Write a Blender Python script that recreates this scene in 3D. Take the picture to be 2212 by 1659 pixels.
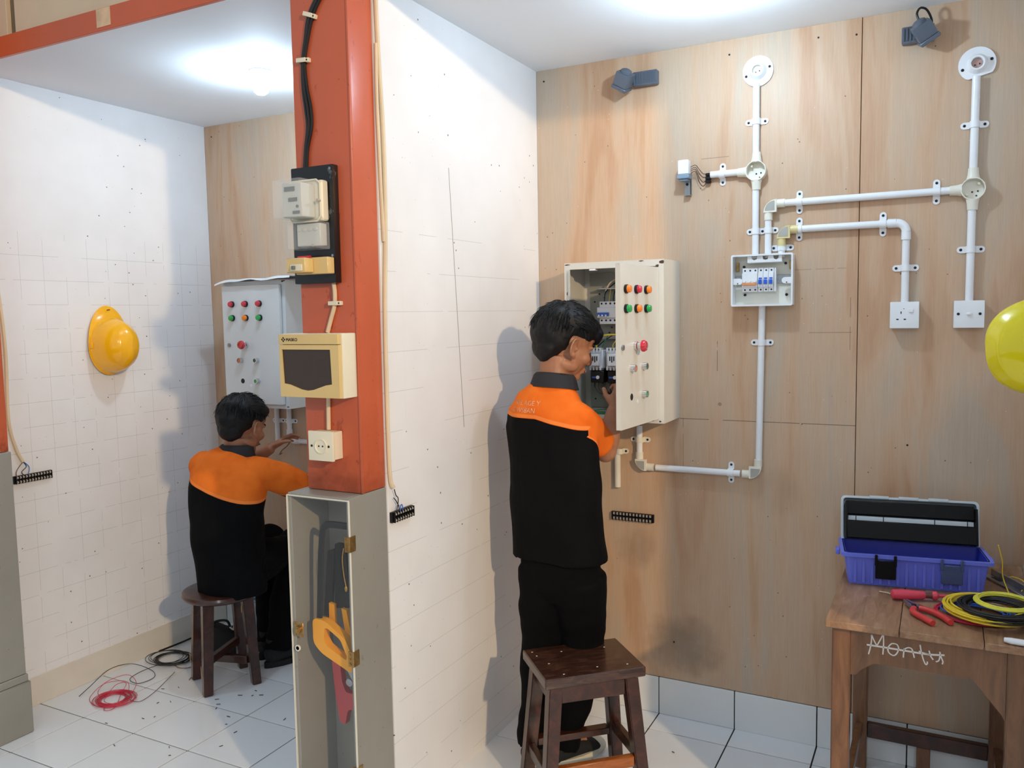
import bpy, bmesh, math, random
from mathutils import Vector, Matrix, noise
from math import pi, sin, cos, radians

random.seed(7)
SC = bpy.context.scene
COL = SC.collection
for _o in list(bpy.data.objects):
    bpy.data.objects.remove(_o)

# ------------------------------------------------------------------ camera, light, exposure
cam = bpy.data.objects.new('camera', bpy.data.cameras.new('camera'))
COL.objects.link(cam)
cam.data.sensor_fit = 'HORIZONTAL'
cam.data.sensor_width = 36.0
cam.data.lens = 29.179
cam.data.clip_start = 0.02
_r = Matrix(((0.8875, -0.0227, 0.4603), (0.4604, 0.0816, -0.8840), (-0.0175, 0.9964, 0.0829)))
_q = _r.to_quaternion().normalized()
cam.rotation_mode = 'QUATERNION'
cam.rotation_quaternion = _q
cam.location = (0, 0, 1.58)
SC.camera = cam

world = bpy.data.worlds.new('room_ambient')
SC.world = world
world.use_nodes = True
_bg = world.node_tree.nodes['Background']
_bg.inputs['Color'].default_value = (0.78, 0.90, 1.0, 1)
_bg.inputs['Strength'].default_value = 0.58

def area(name, loc, target, size, energy, color):
    l = bpy.data.lights.new(name, 'AREA')
    l.shape = 'DISK'
    l.size = size
    l.energy = energy
    l.color = color
    o = bpy.data.objects.new(name, l)
    COL.objects.link(o)
    o.location = loc
    o.rotation_euler = (Vector(target) - Vector(loc)).to_track_quat('-Z', 'Y').to_euler()
    return o

area('area_light', (3.0, -0.8, 2.95), (-0.6, 2.2, 0.9), 0.14, 150, (1.0, 0.72, 0.42))  # warm room lamp, high at the right front
area('area_light', (0.5, -1.8, 2.95), (-1.0, 2.2, 1.2), 0.60, 14, (0.97, 0.97, 1.0))  # soft cool fill added behind the camera, no lamp known there
BULB = 420.0

SC.view_settings.view_transform = 'Standard'
SC.view_settings.look = 'None'
SC.view_settings.gamma = 1.0
SC.view_settings.use_curve_mapping = False
SC.view_settings.exposure = 0.12

# ------------------------------------------------------------------ materials
def lin(c):
    out = []
    for v in c:
        v = v / 255.0
        out.append(v / 12.92 if v <= 0.04045 else ((v + 0.055) / 1.055) ** 2.4)
    return (out[0], out[1], out[2], 1.0)

MATS = {}
class NT:
    def __init__(self, name):
        self.m = bpy.data.materials.new(name)
        self.m.use_nodes = True
        self.t = self.m.node_tree
        self.b = self.t.nodes['Principled BSDF']
        self.tc = None
    def node(self, typ, **kw):
        n = self.t.nodes.new(typ)
        for k, v in kw.items():
            setattr(n, k, v)
        return n
    def link(self, a, b):
        self.t.links.new(a, b)
    def put(self, sock, v):
        if hasattr(v, 'is_output'):
            self.link(v, sock)
        else:
            sock.default_value = v
    def coords(self):
        if self.tc is None:
            self.tc = self.node('ShaderNodeTexCoord').outputs['Object']
        return self.tc
    def xyz(self):
        s = self.node('ShaderNodeSeparateXYZ')
        self.link(self.coords(), s.inputs[0])
        return s.outputs
    def math(self, op, a, b=0.0, c=None):
        n = self.node('ShaderNodeMath', operation=op)
        self.put(n.inputs[0], a)
        self.put(n.inputs[1], b)
        if c is not None:
            self.put(n.inputs[2], c)
        return n.outputs[0]
    def noise(self, scale, detail=3, rough=0.6, stretch=None, dist=0.0):
        n = self.node('ShaderNodeTexNoise')
        n.inputs['Scale'].default_value = scale
        n.inputs['Detail'].default_value = detail
        n.inputs['Roughness'].default_value = rough
        n.inputs['Distortion'].default_value = dist
        src = self.coords()
        if stretch:
            mp = self.node('ShaderNodeMapping')
            mp.inputs['Scale'].default_value = stretch
            self.link(src, mp.inputs[0])
            src = mp.outputs[0]
        self.link(src, n.inputs['Vector'])
        return n.outputs[0]
    def ramp(self, fac, stops, interp='LINEAR'):
        r = self.node('ShaderNodeValToRGB')
        r.color_ramp.interpolation = interp
        el = r.color_ramp.elements
        el[0].position = stops[0][0]
        el[0].color = stops[0][1]
        el[1].position = stops[-1][0]
        el[1].color = stops[-1][1]
        for p, c in stops[1:-1]:
            e = el.new(p)
            e.color = c
        self.link(fac, r.inputs[0])
        return r.outputs[0]
    def mix(self, fac, a, b, blend='MIX'):
        n = self.node('ShaderNodeMix', data_type='RGBA', blend_type=blend)
        self.put(n.inputs[0], fac)
        self.put(n.inputs[6], a)
        self.put(n.inputs[7], b)
        return n.outputs[2]
    def bump(self, h, strength=0.3, dist=0.002):
        n = self.node('ShaderNodeBump')
        n.inputs['Strength'].default_value = strength
        n.inputs['Distance'].default_value = dist
        self.link(h, n.inputs['Height'])
        self.link(n.outputs[0], self.b.inputs['Normal'])
    def line(self, coord, at, w):
        d = self.math('ABSOLUTE', self.math('SUBTRACT', coord, at))
        return self.math('LESS_THAN', d, w)
    def between(self, coord, a, b):
        return self.math('MULTIPLY', self.math('GREATER_THAN', coord, a), self.math('LESS_THAN', coord, b))
    def specks(self, scale, size, rnd_scale=1.0, seedshift=0.0):
        v = self.node('ShaderNodeTexVoronoi')
        v.inputs['Scale'].default_value = scale
        mp = self.node('ShaderNodeMapping')
        mp.inputs['Location'].default_value = (seedshift, seedshift * 1.7, seedshift * 0.6)
        self.link(self.coords(), mp.inputs[0])
        self.link(mp.outputs[0], v.inputs['Vector'])
        return self.math('LESS_THAN', v.outputs['Distance'], size)

def mat(name, col, rough=0.5, metal=0.0, var=0.06, vscale=6.0, bump=0.0, bscale=60.0, coat=0.0, spec=0.5, alpha=1.0, trans=0.0, emit=None, ior=None):
    if name in MATS:
        return MATS[name]
    n = NT(name)
    c = lin(col)
    if var:
        f = n.noise(vscale)
        d = tuple(x * (1 - var * 2) for x in c[:3]) + (1,)
        h = tuple(min(1, x * (1 + var)) for x in c[:3]) + (1,)
        n.link(n.ramp(f, [(0.3, d), (0.7, h)]), n.b.inputs['Base Color'])
    else:
        n.b.inputs['Base Color'].default_value = c
    n.b.inputs['Roughness'].default_value = rough
    n.b.inputs['Metallic'].default_value = metal
    n.b.inputs['Specular IOR Level'].default_value = spec
    n.b.inputs['Coat Weight'].default_value = coat
    n.b.inputs['Coat Roughness'].default_value = 0.08
    if alpha < 1:
        n.b.inputs['Alpha'].default_value = alpha
    if trans:
        n.b.inputs['Transmission Weight'].default_value = trans
    if ior:
        n.b.inputs['IOR'].default_value = ior
    if emit:
        n.b.inputs['Emission Color'].default_value = (emit[0], emit[1], emit[2], 1)
        n.b.inputs['Emission Strength'].default_value = emit[3]
    if bump:
        n.bump(n.noise(bscale, 4), bump, 0.002)
    MATS[name] = n.m
    return n.m

def wall_paint(name, axis, seed, vline=None, grid=0.1, vert=0.85, amt=0.50):
    """white painted board with pencilled squares, nail holes and scuffs"""
    n = NT(name)
    x = n.xyz()
    u, z = x[axis], x[2]
    base = n.ramp(n.noise(1.3, 4), [(0.35, lin((228, 226, 226))), (0.65, lin((240, 239, 240)))])
    fade = n.math('GREATER_THAN', n.noise(3.1 + seed, 2), 0.44)
    fu = n.math('FRACT', n.math('DIVIDE', n.math('ADD', u, 10.02), grid))
    fz = n.math('FRACT', n.math('DIVIDE', n.math('ADD', z, 10.045), grid))
    lu = n.math('MULTIPLY', n.math('LESS_THAN', fu, 0.012), vert)
    lz = n.math('LESS_THAN', fz, 0.012)
    g = n.math('MAXIMUM', lu, lz)
    low = n.math('LESS_THAN', z, 1.95)
    g = n.math('MULTIPLY', n.math('MULTIPLY', g, fade), n.math('MULTIPLY', low, amt))
    c = n.mix(g, base, lin((120, 118, 118)))
    sp = n.specks(19, 0.060, seedshift=seed)
    clus = n.math('GREATER_THAN', n.noise(2.2, 2), 0.46)
    c = n.mix(n.math('MULTIPLY', n.math('MULTIPLY', sp, clus), 0.85), c, lin((55, 50, 48)))
    sp2 = n.specks(38, 0.05, seedshift=seed + 3)
    clus2 = n.math('GREATER_THAN', n.noise(3.3, 2), 0.56)
    c = n.mix(n.math('MULTIPLY', n.math('MULTIPLY', sp2, clus2), 0.5), c, lin((120, 112, 105)))
    if vline:
        u0, z0, u1, z1 = vline
        slope = (u1 - u0) / (z1 - z0)
        uu = n.math('SUBTRACT', u, n.math('MULTIPLY', n.math('SUBTRACT', z, z0), slope))
        l = n.math('MULTIPLY', n.line(uu, u0, 0.0016), n.between(z, min(z0, z1), max(z0, z1)))
        c = n.mix(l, c, lin((130, 125, 110)))
    n.link(c, n.b.inputs['Base Color'])
    n.b.inputs['Roughness'].default_value = 0.55
    n.bump(n.noise(120, 3), 0.06, 0.002)
    return n.m

def plywood(name, lines=True):
    n = NT(name)
    x = n.xyz()
    grain = n.noise(5.0, 6, 0.65, stretch=(9.0, 9.0, 0.55), dist=0.6)
    broad = n.noise(1.6, 3, 0.55, stretch=(3.2, 1.0, 0.55), dist=0.8)
    c1 = n.ramp(grain, [(0.28, lin((184, 148, 116))), (0.5, lin((198, 164, 133))), (0.74, lin((208, 180, 153)))])
    c2 = n.ramp(broad, [(0.36, lin((188, 142, 106))), (0.46, lin((202, 166, 135))), (0.54, lin((199, 172, 146))), (0.62, lin((190, 176, 158)))])
    c = n.mix(0.68, c1, c2)
    fine = n.noise(40.0, 4, 0.7, stretch=(6.0, 6.0, 0.25))
    c = n.mix(0.09, c, n.ramp(fine, [(0.35, lin((150, 112, 82))), (0.65, lin((225, 200, 175)))]))
    # knots and stains
    v = n.node('ShaderNodeTexVoronoi')
    v.inputs['Scale'].default_value = 1.4
    n.link(n.coords(), v.inputs['Vector'])
    knot = n.math('LESS_THAN', n.math('ADD', v.outputs['Distance'], n.math('MULTIPLY', n.noise(30, 2), 0.03)), 0.026)
    c = n.mix(n.math('MULTIPLY', knot, 0.55), c, lin((120, 82, 58)))
    sp = n.specks(22, 0.05, seedshift=2.0)
    clus = n.math('GREATER_THAN', n.noise(2.6, 2), 0.50)
    c = n.mix(n.math('MULTIPLY', n.math('MULTIPLY', sp, clus), 0.8), c, lin((70, 52, 40)))
    sp2 = n.specks(30, 0.055, seedshift=8.0)
    clus2 = n.math('GREATER_THAN', n.noise(3.6, 2), 0.55)
    c = n.mix(n.math('MULTIPLY', n.math('MULTIPLY', sp2, clus2), 0.6), c, lin((232, 215, 196)))
    # greyer ragged patches: near the floor, under the terminal strip, by the corner bend
    for (x0, z0, rx, rz, amt) in ((-0.86, 0.30, 0.16, 0.13, 0.55), (-1.06, 0.66, 0.09, 0.10, 0.35), (-0.52, 0.93, 0.10, 0.10, 0.16)):
        dx = n.math('DIVIDE', n.math('SUBTRACT', x[0], x0), rx)
        dz = n.math('DIVIDE', n.math('SUBTRACT', x[2], z0), rz)
        d = n.math('ADD', n.math('MULTIPLY', dx, dx), n.math('MULTIPLY', dz, dz))
        d = n.math('ADD', d, n.math('MULTIPLY', n.math('SUBTRACT', n.noise(9, 4), 0.5), 1.6))
        m = n.math('MULTIPLY', n.math('SUBTRACT', 1.0, n.math('SMOOTH_MIN', n.math('MAXIMUM', d, 0.0), 1.0, 0.2)), amt)
        m = n.math('MAXIMUM', m, 0.0)
        c = n.mix(m, c, lin((112, 98, 84)))
    if lines:
        def pl(coord, at, lo_c, lo, hi, amt=0.55, w=0.0012):
            nonlocal c
            l = n.math('MULTIPLY', n.line(coord, at, w), n.between(lo_c, lo, hi))
            l = n.math('MULTIPLY', l, n.math('GREATER_THAN', n.noise(14, 2), 0.42))
            c = n.mix(n.math('MULTIPLY', l, amt), c, lin((70, 45, 35)))
        pl(x[2], 1.178, x[0], -0.88, -0.262, 0.8)
        pl(x[0], -0.868, x[2], 0.97, 1.18, 0.6, 0.0008)
        pl(x[0], -0.74, x[2], 1.36, 1.47, 0.7)
        pl(x[2], 2.135, x[0], -0.80, -0.70, 0.5)
        pl(x[2], 1.50, x[0], -0.42, -0.28, 0.5)
        pl(x[0], -0.285, x[2], 1.44, 1.62, 0.5)
        pl(x[2], 1.72, x[0], -0.48, -0.30, 0.35)
    n.link(c, n.b.inputs['Base Color'])
    n.b.inputs['Roughness'].default_value = 0.5
    n.bump(fine, 0.08, 0.001)
    return n.m

def wood(name, dark, mid, light, rough=0.35, axis_scale=(8, 1, 8), wear=0.0, coat=0.0, scale=6.0):
    n = NT(name)
    g = n.noise(scale, 6, 0.65, stretch=axis_scale, dist=0.9)
    c = n.ramp(g, [(0.3, lin(dark)), (0.5, lin(mid)), (0.72, lin(light))])
    if wear:
        w = n.math('GREATER_THAN', n.noise(24, 5, 0.75), 0.64)
        w2 = n.math('GREATER_THAN', n.noise(5, 3), 0.50)
        c = n.mix(n.math('MULTIPLY', n.math('MULTIPLY', w, w2), wear), c, lin((200, 165, 135)))
    n.link(c, n.b.inputs['Base Color'])
    n.b.inputs['Roughness'].default_value = rough
    n.b.inputs['Coat Weight'].default_value = coat
    n.b.inputs['Coat Roughness'].default_value = 0.15
    n.bump(g, 0.10, 0.001)
    return n.m

def chipped_paint(name, col, under, rough, amount=0.66, lowgrime=None):
    n = NT(name)
    c = n.ramp(n.noise(2.5, 4), [(0.35, lin(tuple(int(v * 0.95) for v in col))), (0.65, lin(col))])
    ch = n.math('MULTIPLY', n.math('GREATER_THAN', n.noise(26, 5, 0.7, stretch=(1, 1, 0.5)), amount), n.math('GREATER_THAN', n.noise(4, 2), 0.5))
    c = n.mix(n.math('MULTIPLY', ch, 0.6), c, lin(under))
    sp = n.specks(22, 0.045, seedshift=4.4)
    c = n.mix(n.math('MULTIPLY', sp, 0.5), c, lin((70, 35, 25)))
    if lowgrime is not None:
        x = n.xyz()
        f = n.math('MULTIPLY', n.math('SMOOTH_MIN', n.math('MAXIMUM', n.math('MULTIPLY', n.math('SUBTRACT', lowgrime + 0.10, n.math('ADD', x[2], n.math('MULTIPLY', n.noise(14, 5, 0.7), 0.30))), 9.0), 0.0), 1.0, 0.1), 0.55)
        c = n.mix(f, c, lin((105, 50, 32)))
    n.link(c, n.b.inputs['Base Color'])
    n.b.inputs['Roughness'].default_value = rough
    n.bump(n.noise(30, 3, stretch=(1, 1, 0.2)), 0.12, 0.002)
    return n.m

M_PLY = plywood('plywood')
M_WALLX = wall_paint('white_board_partition', 1, 0.0, vline=(2.385, 2.068, 2.448, 1.197), grid=0.12, vert=0.15, amt=0.36)
M_WALLL = wall_paint('white_board_left', 1, 5.0)
M_CEIL = mat('ceiling_paint', (238, 242, 246), 0.75, var=0.02, vscale=1.0, spec=0.2)
M_TILE = mat('white_glazed_tile', (232, 235, 238), 0.13, var=0.03, vscale=1.1, coat=0.3)
M_SKIRT = mat('skirting_glaze', (232, 234, 234), 0.22, var=0.03, vscale=2.0)
M_GROUT = mat('dirty_grout', (36, 34, 30), 0.9, var=0.2, vscale=8)
M_SKB = mat('cream_skirting_paint', (226, 218, 206), 0.45, var=0.03)
M_ORANGE = chipped_paint('orange_gloss_paint', (200, 98, 66), (150, 66, 44), 0.28, 0.62, lowgrime=1.22)
M_BEAM = chipped_paint('orange_beam_paint', (204, 94, 56), (180, 80, 50), 0.4, 0.7)
M_BARE = mat('bare_beam_patch', (222, 188, 152), 0.6, var=0.1, vscale=20)
M_UPPER = mat('upper_beige_board', (212, 190, 162), 0.6, var=0.03)
M_GAP = mat('dark_gap', (130, 112, 88), 0.8)
M_GREY = chipped_paint('grey_cabinet_paint', (150, 148, 140), (120, 116, 106), 0.38, 0.66)
M_PVC = mat('white_pvc', (238, 240, 243), 0.3, var=0.02)
M_PVCC = mat('cream_pvc', (234, 230, 216), 0.35, var=0.04)
M_PVCY = mat('yellowed_pvc', (222, 205, 150), 0.35, var=0.05)
M_GREYWIN = mat('inspection_cover_grey', (168, 166, 158), 0.5)
M_SCREW = mat('dark_screw', (30, 30, 34), 0.4, 0.4, var=0)
M_BLACK = mat('black_plastic', (14, 14, 17), 0.4, var=0.1, spec=0.35)
M_BRASS = mat('brass', (186, 150, 96), 0.35, 0.85, var=0.15, vscale=60)
M_STEEL = mat('brushed_steel', (170, 172, 175), 0.3, 0.9, var=0.1, vscale=40)
M_TERM = mat('dull_terminal', (188, 180, 168), 0.4, 0.2, var=0)
M_CHROME = mat('chrome', (215, 215, 215), 0.12, 1.0, var=0)
M_BOXW = mat('cabinet_white_enamel', (218, 216, 208), 0.32, var=0.02)
M_BOXL = mat('cabinet_grey_enamel', (216, 220, 220), 0.35, var=0.02)
M_BOXIN = mat('cabinet_inner_grey', (150, 150, 140), 0.4, var=0.06)
M_RUST = mat('rust_chip', (80, 55, 42), 0.9)
M_LRED = mat('lens_red', (205, 30, 55), 0.15, var=0, coat=0.6)
M_LORG = mat('lens_orange', (245, 130, 25), 0.15, var=0, coat=0.6)
M_LGRN = mat('lens_green', (20, 160, 75), 0.15, var=0, coat=0.6)
M_DGRN = mat('button_dark_green', (40, 95, 80), 0.3, var=0)
M_PINKB = mat('button_salmon', (215, 125, 105), 0.3, var=0)
M_CLEAR = mat('clear_plastic', (235, 240, 245), 0.05, var=0, trans=0.0, alpha=0.16)
M_ACRYL = mat('acrylic_sheet', (225, 230, 235), 0.03, var=0, alpha=0.03, spec=0.3)
M_ACED = mat('acrylic_edge', (225, 220, 205), 0.2, var=0)
M_SMOKE = mat('smoked_plastic', (70, 55, 45), 0.06, var=0, alpha=0.80)
M_BEIGE = mat('aged_beige_plastic', (222, 192, 130), 0.32, var=0.03)
M_CREAM = mat('cream_plastic', (232, 224, 200), 0.35, var=0.02)
M_BLUE = mat('blue_toggle', (35, 95, 205), 0.3, var=0)
M_ORT = mat('orange_toggle', (235, 150, 95), 0.35, var=0)
M_CABLE = mat('cream_cable', (226, 205, 172), 0.45, var=0.05)
M_BCABLE = mat('black_cable', (22, 20, 22), 0.4, var=0)
M_DKGREY = mat('spot_grey', (88, 96, 108), 0.35, var=0.08)
M_YHELM = mat('helmet_yellow_orange', (250, 182, 8), 0.2, var=0.01, coat=0.4)
M_YHELM2 = mat('helmet_lemon', (232, 215, 20), 0.2, var=0.01, coat=0.4)
M_STOOL = wood('stool_varnish', (40, 19, 14), (62, 31, 22), (86, 45, 31), 0.3, (3, 3, 3), coat=0.35)
M_STOOLB = wood('stool_varnish_worn', (40, 24, 18), (60, 36, 26), (92, 60, 44), 0.26, (2, 9, 9), coat=0.5)
M_AMBER = wood('stool_amber_rung', (130, 66, 22), (160, 88, 34), (180, 105, 48), 0.3, (2, 8, 8), coat=0.4)
M_CHIP = mat('bare_wood_chip', (205, 165, 110), 0.7, var=0.1, vscale=50)
M_TTOP = wood('tabletop_worn', (128, 92, 66), (154, 116, 86), (174, 138, 108), 0.45, (7, 1, 7), wear=0.55)
M_TABLE = wood('table_varnish', (92, 58, 34), (116, 76, 46), (134, 92, 58), 0.32, (6, 6, 1), coat=0.3)
M_CHALK = mat('white_correction_ink', (222, 214, 206), 0.7, var=0)
M_TBLUE = mat('toolbox_blue', (108, 120, 226), 0.35, var=0.04)
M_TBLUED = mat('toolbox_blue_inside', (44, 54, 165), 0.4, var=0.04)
M_LIDEDGE = mat('lid_translucent_white', (196, 206, 212), 0.3, var=0.02)
M_TRAY = mat('black_tray', (8, 8, 9), 0.45, var=0.1, spec=0.2)
M_REDP = mat('red_grip', (212, 62, 60), 0.4, var=0.05)
M_PINKP = mat('pink_red_plastic', (224, 70, 92), 0.35, var=0.04)
M_YWIRE = mat('yellow_wire', (238, 208, 52), 0.4, var=0.05, vscale=30)
M_LWIRE = mat('lemon_wire', (226, 220, 74), 0.4, var=0.05, vscale=30)
M_KWIRE = mat('black_wire', (22, 24, 30), 0.32, var=0)
M_RWIRE = mat('red_wire', (205, 40, 70), 0.4, var=0.05)
M_BWIRE = mat('blue_wire', (45, 100, 195), 0.4, var=0.05)
M_GWIRE = mat('green_wire', (40, 120, 90), 0.4, var=0)
M_BRWIRE = mat('brown_wire', (98, 66, 52), 0.45, var=0)
M_SAWY = mat('saw_handle_yellow', (242, 164, 10), 0.4, var=0.03)
M_CUTR = mat('cutter_red', (200, 70, 75), 0.4, var=0.05)
M_LABELB = mat('relay_blue_label', (50, 90, 170), 0.4, var=0)
M_GREENP = mat('green_gland_strip', (45, 120, 70), 0.4, var=0.15, vscale=30)
M_METER = mat('meter_face', (205, 205, 196), 0.4, var=0.03)
M_LCD = mat('meter_display', (110, 115, 108), 0.2, var=0)
M_TAR = chipped_paint('black_board_paint', (24, 24, 28), (100, 110, 116), 0.28, 0.60)
M_BAG = mat('black_bag_cloth', (22, 23, 26), 0.8, bump=0.3)
M_CRATE = mat('pale_blue_box', (176, 190, 202), 0.4, var=0.03)
M_SHEET = mat('thin_white_sheet', (232, 236, 238), 0.4, var=0.02)
M_BULBG = mat('bulb_glow', (255, 255, 255), 0.4, var=0, emit=(0.62, 0.82, 1.0, BULB))

# ------------------------------------------------------------------ mesh helpers
class MB:
    def __init__(self, T=None):
        self.bm = bmesh.new()
        self.T = T or Matrix.Identity(4)
        self.mi = 0
    def _add(self, verts, faces):
        vs = [self.bm.verts.new(self.T @ Vector(v)) for v in verts]
        for f in faces:
            try:
                fc = self.bm.faces.new([vs[i] for i in f])
                fc.material_index = self.mi
            except ValueError:
                pass
        return vs
    def box(self, x0, x1, y0, y1, z0, z1, bevel=0.0, seg=1, M=None):
        t = bmesh.new()
        bmesh.ops.create_cube(t, size=1.0)
        S = Matrix.Translation(((x0 + x1) / 2, (y0 + y1) / 2, (z0 + z1) / 2)) @ Matrix.Diagonal((abs(x1 - x0), abs(y1 - y0), abs(z1 - z0), 1))
        t.transform(S)
        if bevel:
            bmesh.ops.bevel(t, geom=t.edges[:], offset=bevel, segments=seg, profile=0.7, affect='EDGES')
        if M:
            t.transform(M)
        t.verts.index_update()
        self._add([v.co.copy() for v in t.verts], [[v.index for v in f.verts] for f in t.faces])
        t.free()
        return self
    def loft(self, pts, radii, n=12, up=(0, 0, 1), cap=True, closed=False, expo=2.0):
        """rings of ellipses along pts; radii: float or (a, b); a runs along tangent x up"""
        P = [Vector(p) for p in pts]
        N = len(P)
        rings = []
        u = Vector(up)
        for i, p in enumerate(P):
            if closed:
                tg = P[(i + 1) % N] - P[i - 1]
            else:
                tg = P[min(i + 1, N - 1)] - P[max(i - 1, 0)]
            if tg.length < 1e-9:
                tg = Vector((0, 0, 1))
            tg.normalize()
            if i == 0:
                if abs(tg.dot(u)) > 0.97:
                    u = Vector((0, 1, 0)) if abs(tg.y) < 0.9 else Vector((1, 0, 0))
            b = (u - tg * u.dot(tg))
            if b.length < 1e-6:
                b = tg.orthogonal()
            b.normalize()
            u = b if up is None or True else u
            a = tg.cross(b).normalized()
            r = radii[i] if isinstance(radii, (list, tuple)) and not isinstance(radii[0], (int, float)) or isinstance(radii, list) else radii
            if isinstance(r, (int, float)):
                r = (r, r)
            ring = []
            for k in range(n):
                t = 2 * pi * k / n
                ct, st = cos(t), sin(t)
                if expo != 2.0:
                    ct = math.copysign(abs(ct) ** (2 / expo), ct)
                    st = math.copysign(abs(st) ** (2 / expo), st)
                ring.append(p + a * (ct * r[0]) + b * (st * r[1]))
            rings.append(ring)
        verts = [v for ring in rings for v in ring]
        faces = []
        M_ = N if closed else N - 1
        for i in range(M_):
            j = (i + 1) % N
            for k in range(n):
                l = (k + 1) % n
                faces.append([i * n + k, i * n + l, j * n + l, j * n + k])
        if cap and not closed:
            faces.append([k for k in range(n)][::-1])
            faces.append([(N - 1) * n + k for k in range(n)])
        self._add(verts, faces)
        return self
    def tube(self, pts, r, n=8, closed=False, cap=True):
        return self.loft(pts, [r] * len(pts), n=n, closed=closed, cap=cap)
    def cyl(self, p0, p1, r0, r1=None, n=16):
        r1 = r0 if r1 is None else r1
        return self.loft([p0, p1], [r0, r1], n=n)
    def lathe(self, prof, origin=(0, 0, 0), axis=(0, 0, 1), n=28, sx=1.0, sy=1.0):
        """prof: (radius, height) pairs"""
        q = Vector((0, 0, 1)).rotation_difference(Vector(axis)).to_matrix()
        o = Vector(origin)
        verts, faces = [], []
        for (r, h) in prof:
            for k in range(n):
                t = 2 * pi * k / n
                verts.append(o + q @ Vector((r * cos(t) * sx, r * sin(t) * sy, h)))
        for i in range(len(prof) - 1):
            for k in range(n):
                l = (k + 1) % n
                faces.append([i * n + k, i * n + l, (i + 1) * n + l, (i + 1) * n + k])
        if prof[0][0] > 1e-6:
            faces.append(list(range(n))[::-1])
        if prof[-1][0] > 1e-6:
            faces.append([(len(prof) - 1) * n + k for k in range(n)])
        self._add(verts, faces)
        return self
    def ell(self, c, r, n=16, m=12, rot=None):
        c = Vector(c)
        R = rot or Matrix.Identity(3)
        verts = [c + R @ Vector((0, 0, r[2]))]
        for i in range(1, m):
            p = pi * i / m
            for k in range(n):
                t = 2 * pi * k / n
                verts.append(c + R @ Vector((r[0] * sin(p) * cos(t), r[1] * sin(p) * sin(t), r[2] * cos(p))))
        verts.append(c - R @ Vector((0, 0, r[2])))
        faces = []
        for k in range(n):
            l = (k + 1) % n
            faces.append([0, 1 + k, 1 + l])
            for i in range(m - 2):
                a = 1 + i * n
                faces.append([a + k, a + n + k, a + n + l, a + l])
            a = 1 + (m - 2) * n
            faces.append([a + k, len(verts) - 1, a + l])
        self._add(verts, faces)
        return self
    def prism(self, poly, d0, d1, plane='xz'):
        """poly in the named plane, extruded between d0 and d1 along the third axis"""
        def P(a, b, d):
            return {'xz': (a, d, b), 'xy': (a, b, d), 'yz': (d, a, b)}[plane]
        n = len(poly)
        verts = [P(a, b, d0) for a, b in poly] + [P(a, b, d1) for a, b in poly]
        faces = [list(range(n))[::-1], [n + i for i in range(n)]]
        for i in range(n):
            j = (i + 1) % n
            faces.append([i, j, n + j, n + i])
        self._add(verts, faces)
        return self
    def frame(self, outer, inner, d0, d1, plane='xz'):
        """ring between two polygons with the same vertex count"""
        def P(a, b, d):
            return {'xz': (a, d, b), 'xy': (a, b, d), 'yz': (d, a, b)}[plane]
        n = len(outer)
        v = [P(a, b, d0) for a, b in outer] + [P(a, b, d1) for a, b in outer] + [P(a, b, d0) for a, b in inner] + [P(a, b, d1) for a, b in inner]
        f = []
        for i in range(n):
            j = (i + 1) % n
            f += [[i, j, n + j, n + i], [2 * n + j, 2 * n + i, 3 * n + i, 3 * n + j], [j, i, 2 * n + i, 2 * n + j], [n + i, n + j, 3 * n + j, 3 * n + i]]
        self._add(v, f)
        return self
    def build(self, name, mats, parent=None, smooth=True, angle=0.7, loc=None, rot=None):
        bm = self.bm
        bmesh.ops.recalc_face_normals(bm, faces=bm.faces[:])
        for f in bm.faces:
            f.smooth = smooth
        if smooth:
            for e in bm.edges:
                if len(e.link_faces) == 2 and e.calc_face_angle(0) > angle:
                    e.smooth = False
        me = bpy.data.meshes.new(name)
        bm.to_mesh(me)
        bm.free()
        for m in (mats if isinstance(mats, (list, tuple)) else [mats]):
            me.materials.append(m)
        return link(name, me, parent, loc, rot)

def link(name, me, parent=None, loc=None, rot=None):
    o = bpy.data.objects.new(name, me)
    COL.objects.link(o)
    if parent is not None:
        o.parent = parent
    if loc is not None:
        o.location = loc
    if rot is not None:
        o.rotation_euler = rot
    return o

def tag(o, label=None, cat=None, group=None, kind=None):
    if label:
        o['label'] = label
    if cat:
        o['category'] = cat
    if group:
        o['group'] = group
    if kind:
        o['kind'] = kind
    return o

def thing(name, label, cat, loc=(0, 0, 0), rz=0.0, group=None, rot=None):
    o = bpy.data.objects.new(name, None)
    o.empty_display_size = 0.05
    COL.objects.link(o)
    o.location = loc
    o.rotation_euler = rot if rot else (0, 0, rz)
    return tag(o, label, cat, group)

def struct(o):
    o['kind'] = 'structure'
    return o

def copy_tree(o, parent=None):
    c = o.copy()
    COL.objects.link(c)
    c.parent = parent
    for ch in list(o.children):
        copy_tree(ch, c)
    return c

def rot_about(p, axis, ang):
    return Matrix.Translation(Vector(p)) @ Matrix.Rotation(ang, 4, axis) @ Matrix.Translation(-Vector(p))

def smooth_path(pts, n=6, closed=False):
    """Catmull-Rom through pts"""
    P = [Vector(p) for p in pts]
    out = []
    N = len(P)
    rng = N if closed else N - 1
    for i in range(rng):
        p0 = P[(i - 1) % N] if closed or i > 0 else P[0]
        p1 = P[i]
        p2 = P[(i + 1) % N]
        p3 = P[(i + 2) % N] if closed or i + 2 < N else P[-1]
        for k in range(n):
            t = k / n
            out.append(0.5 * ((2 * p1) + (p2 - p0) * t + (2 * p0 - 5 * p1 + 4 * p2 - p3) * t * t + (3 * p1 - p0 - 3 * p2 + p3) * t ** 3))
    if not closed:
        out.append(P[-1])
    return out

D = 3.066      # face of the back wall
XP = -1.464    # right face of the partition
XL = -3.31     # left bay side wall
CE = 2.543     # bay ceilings

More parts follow.
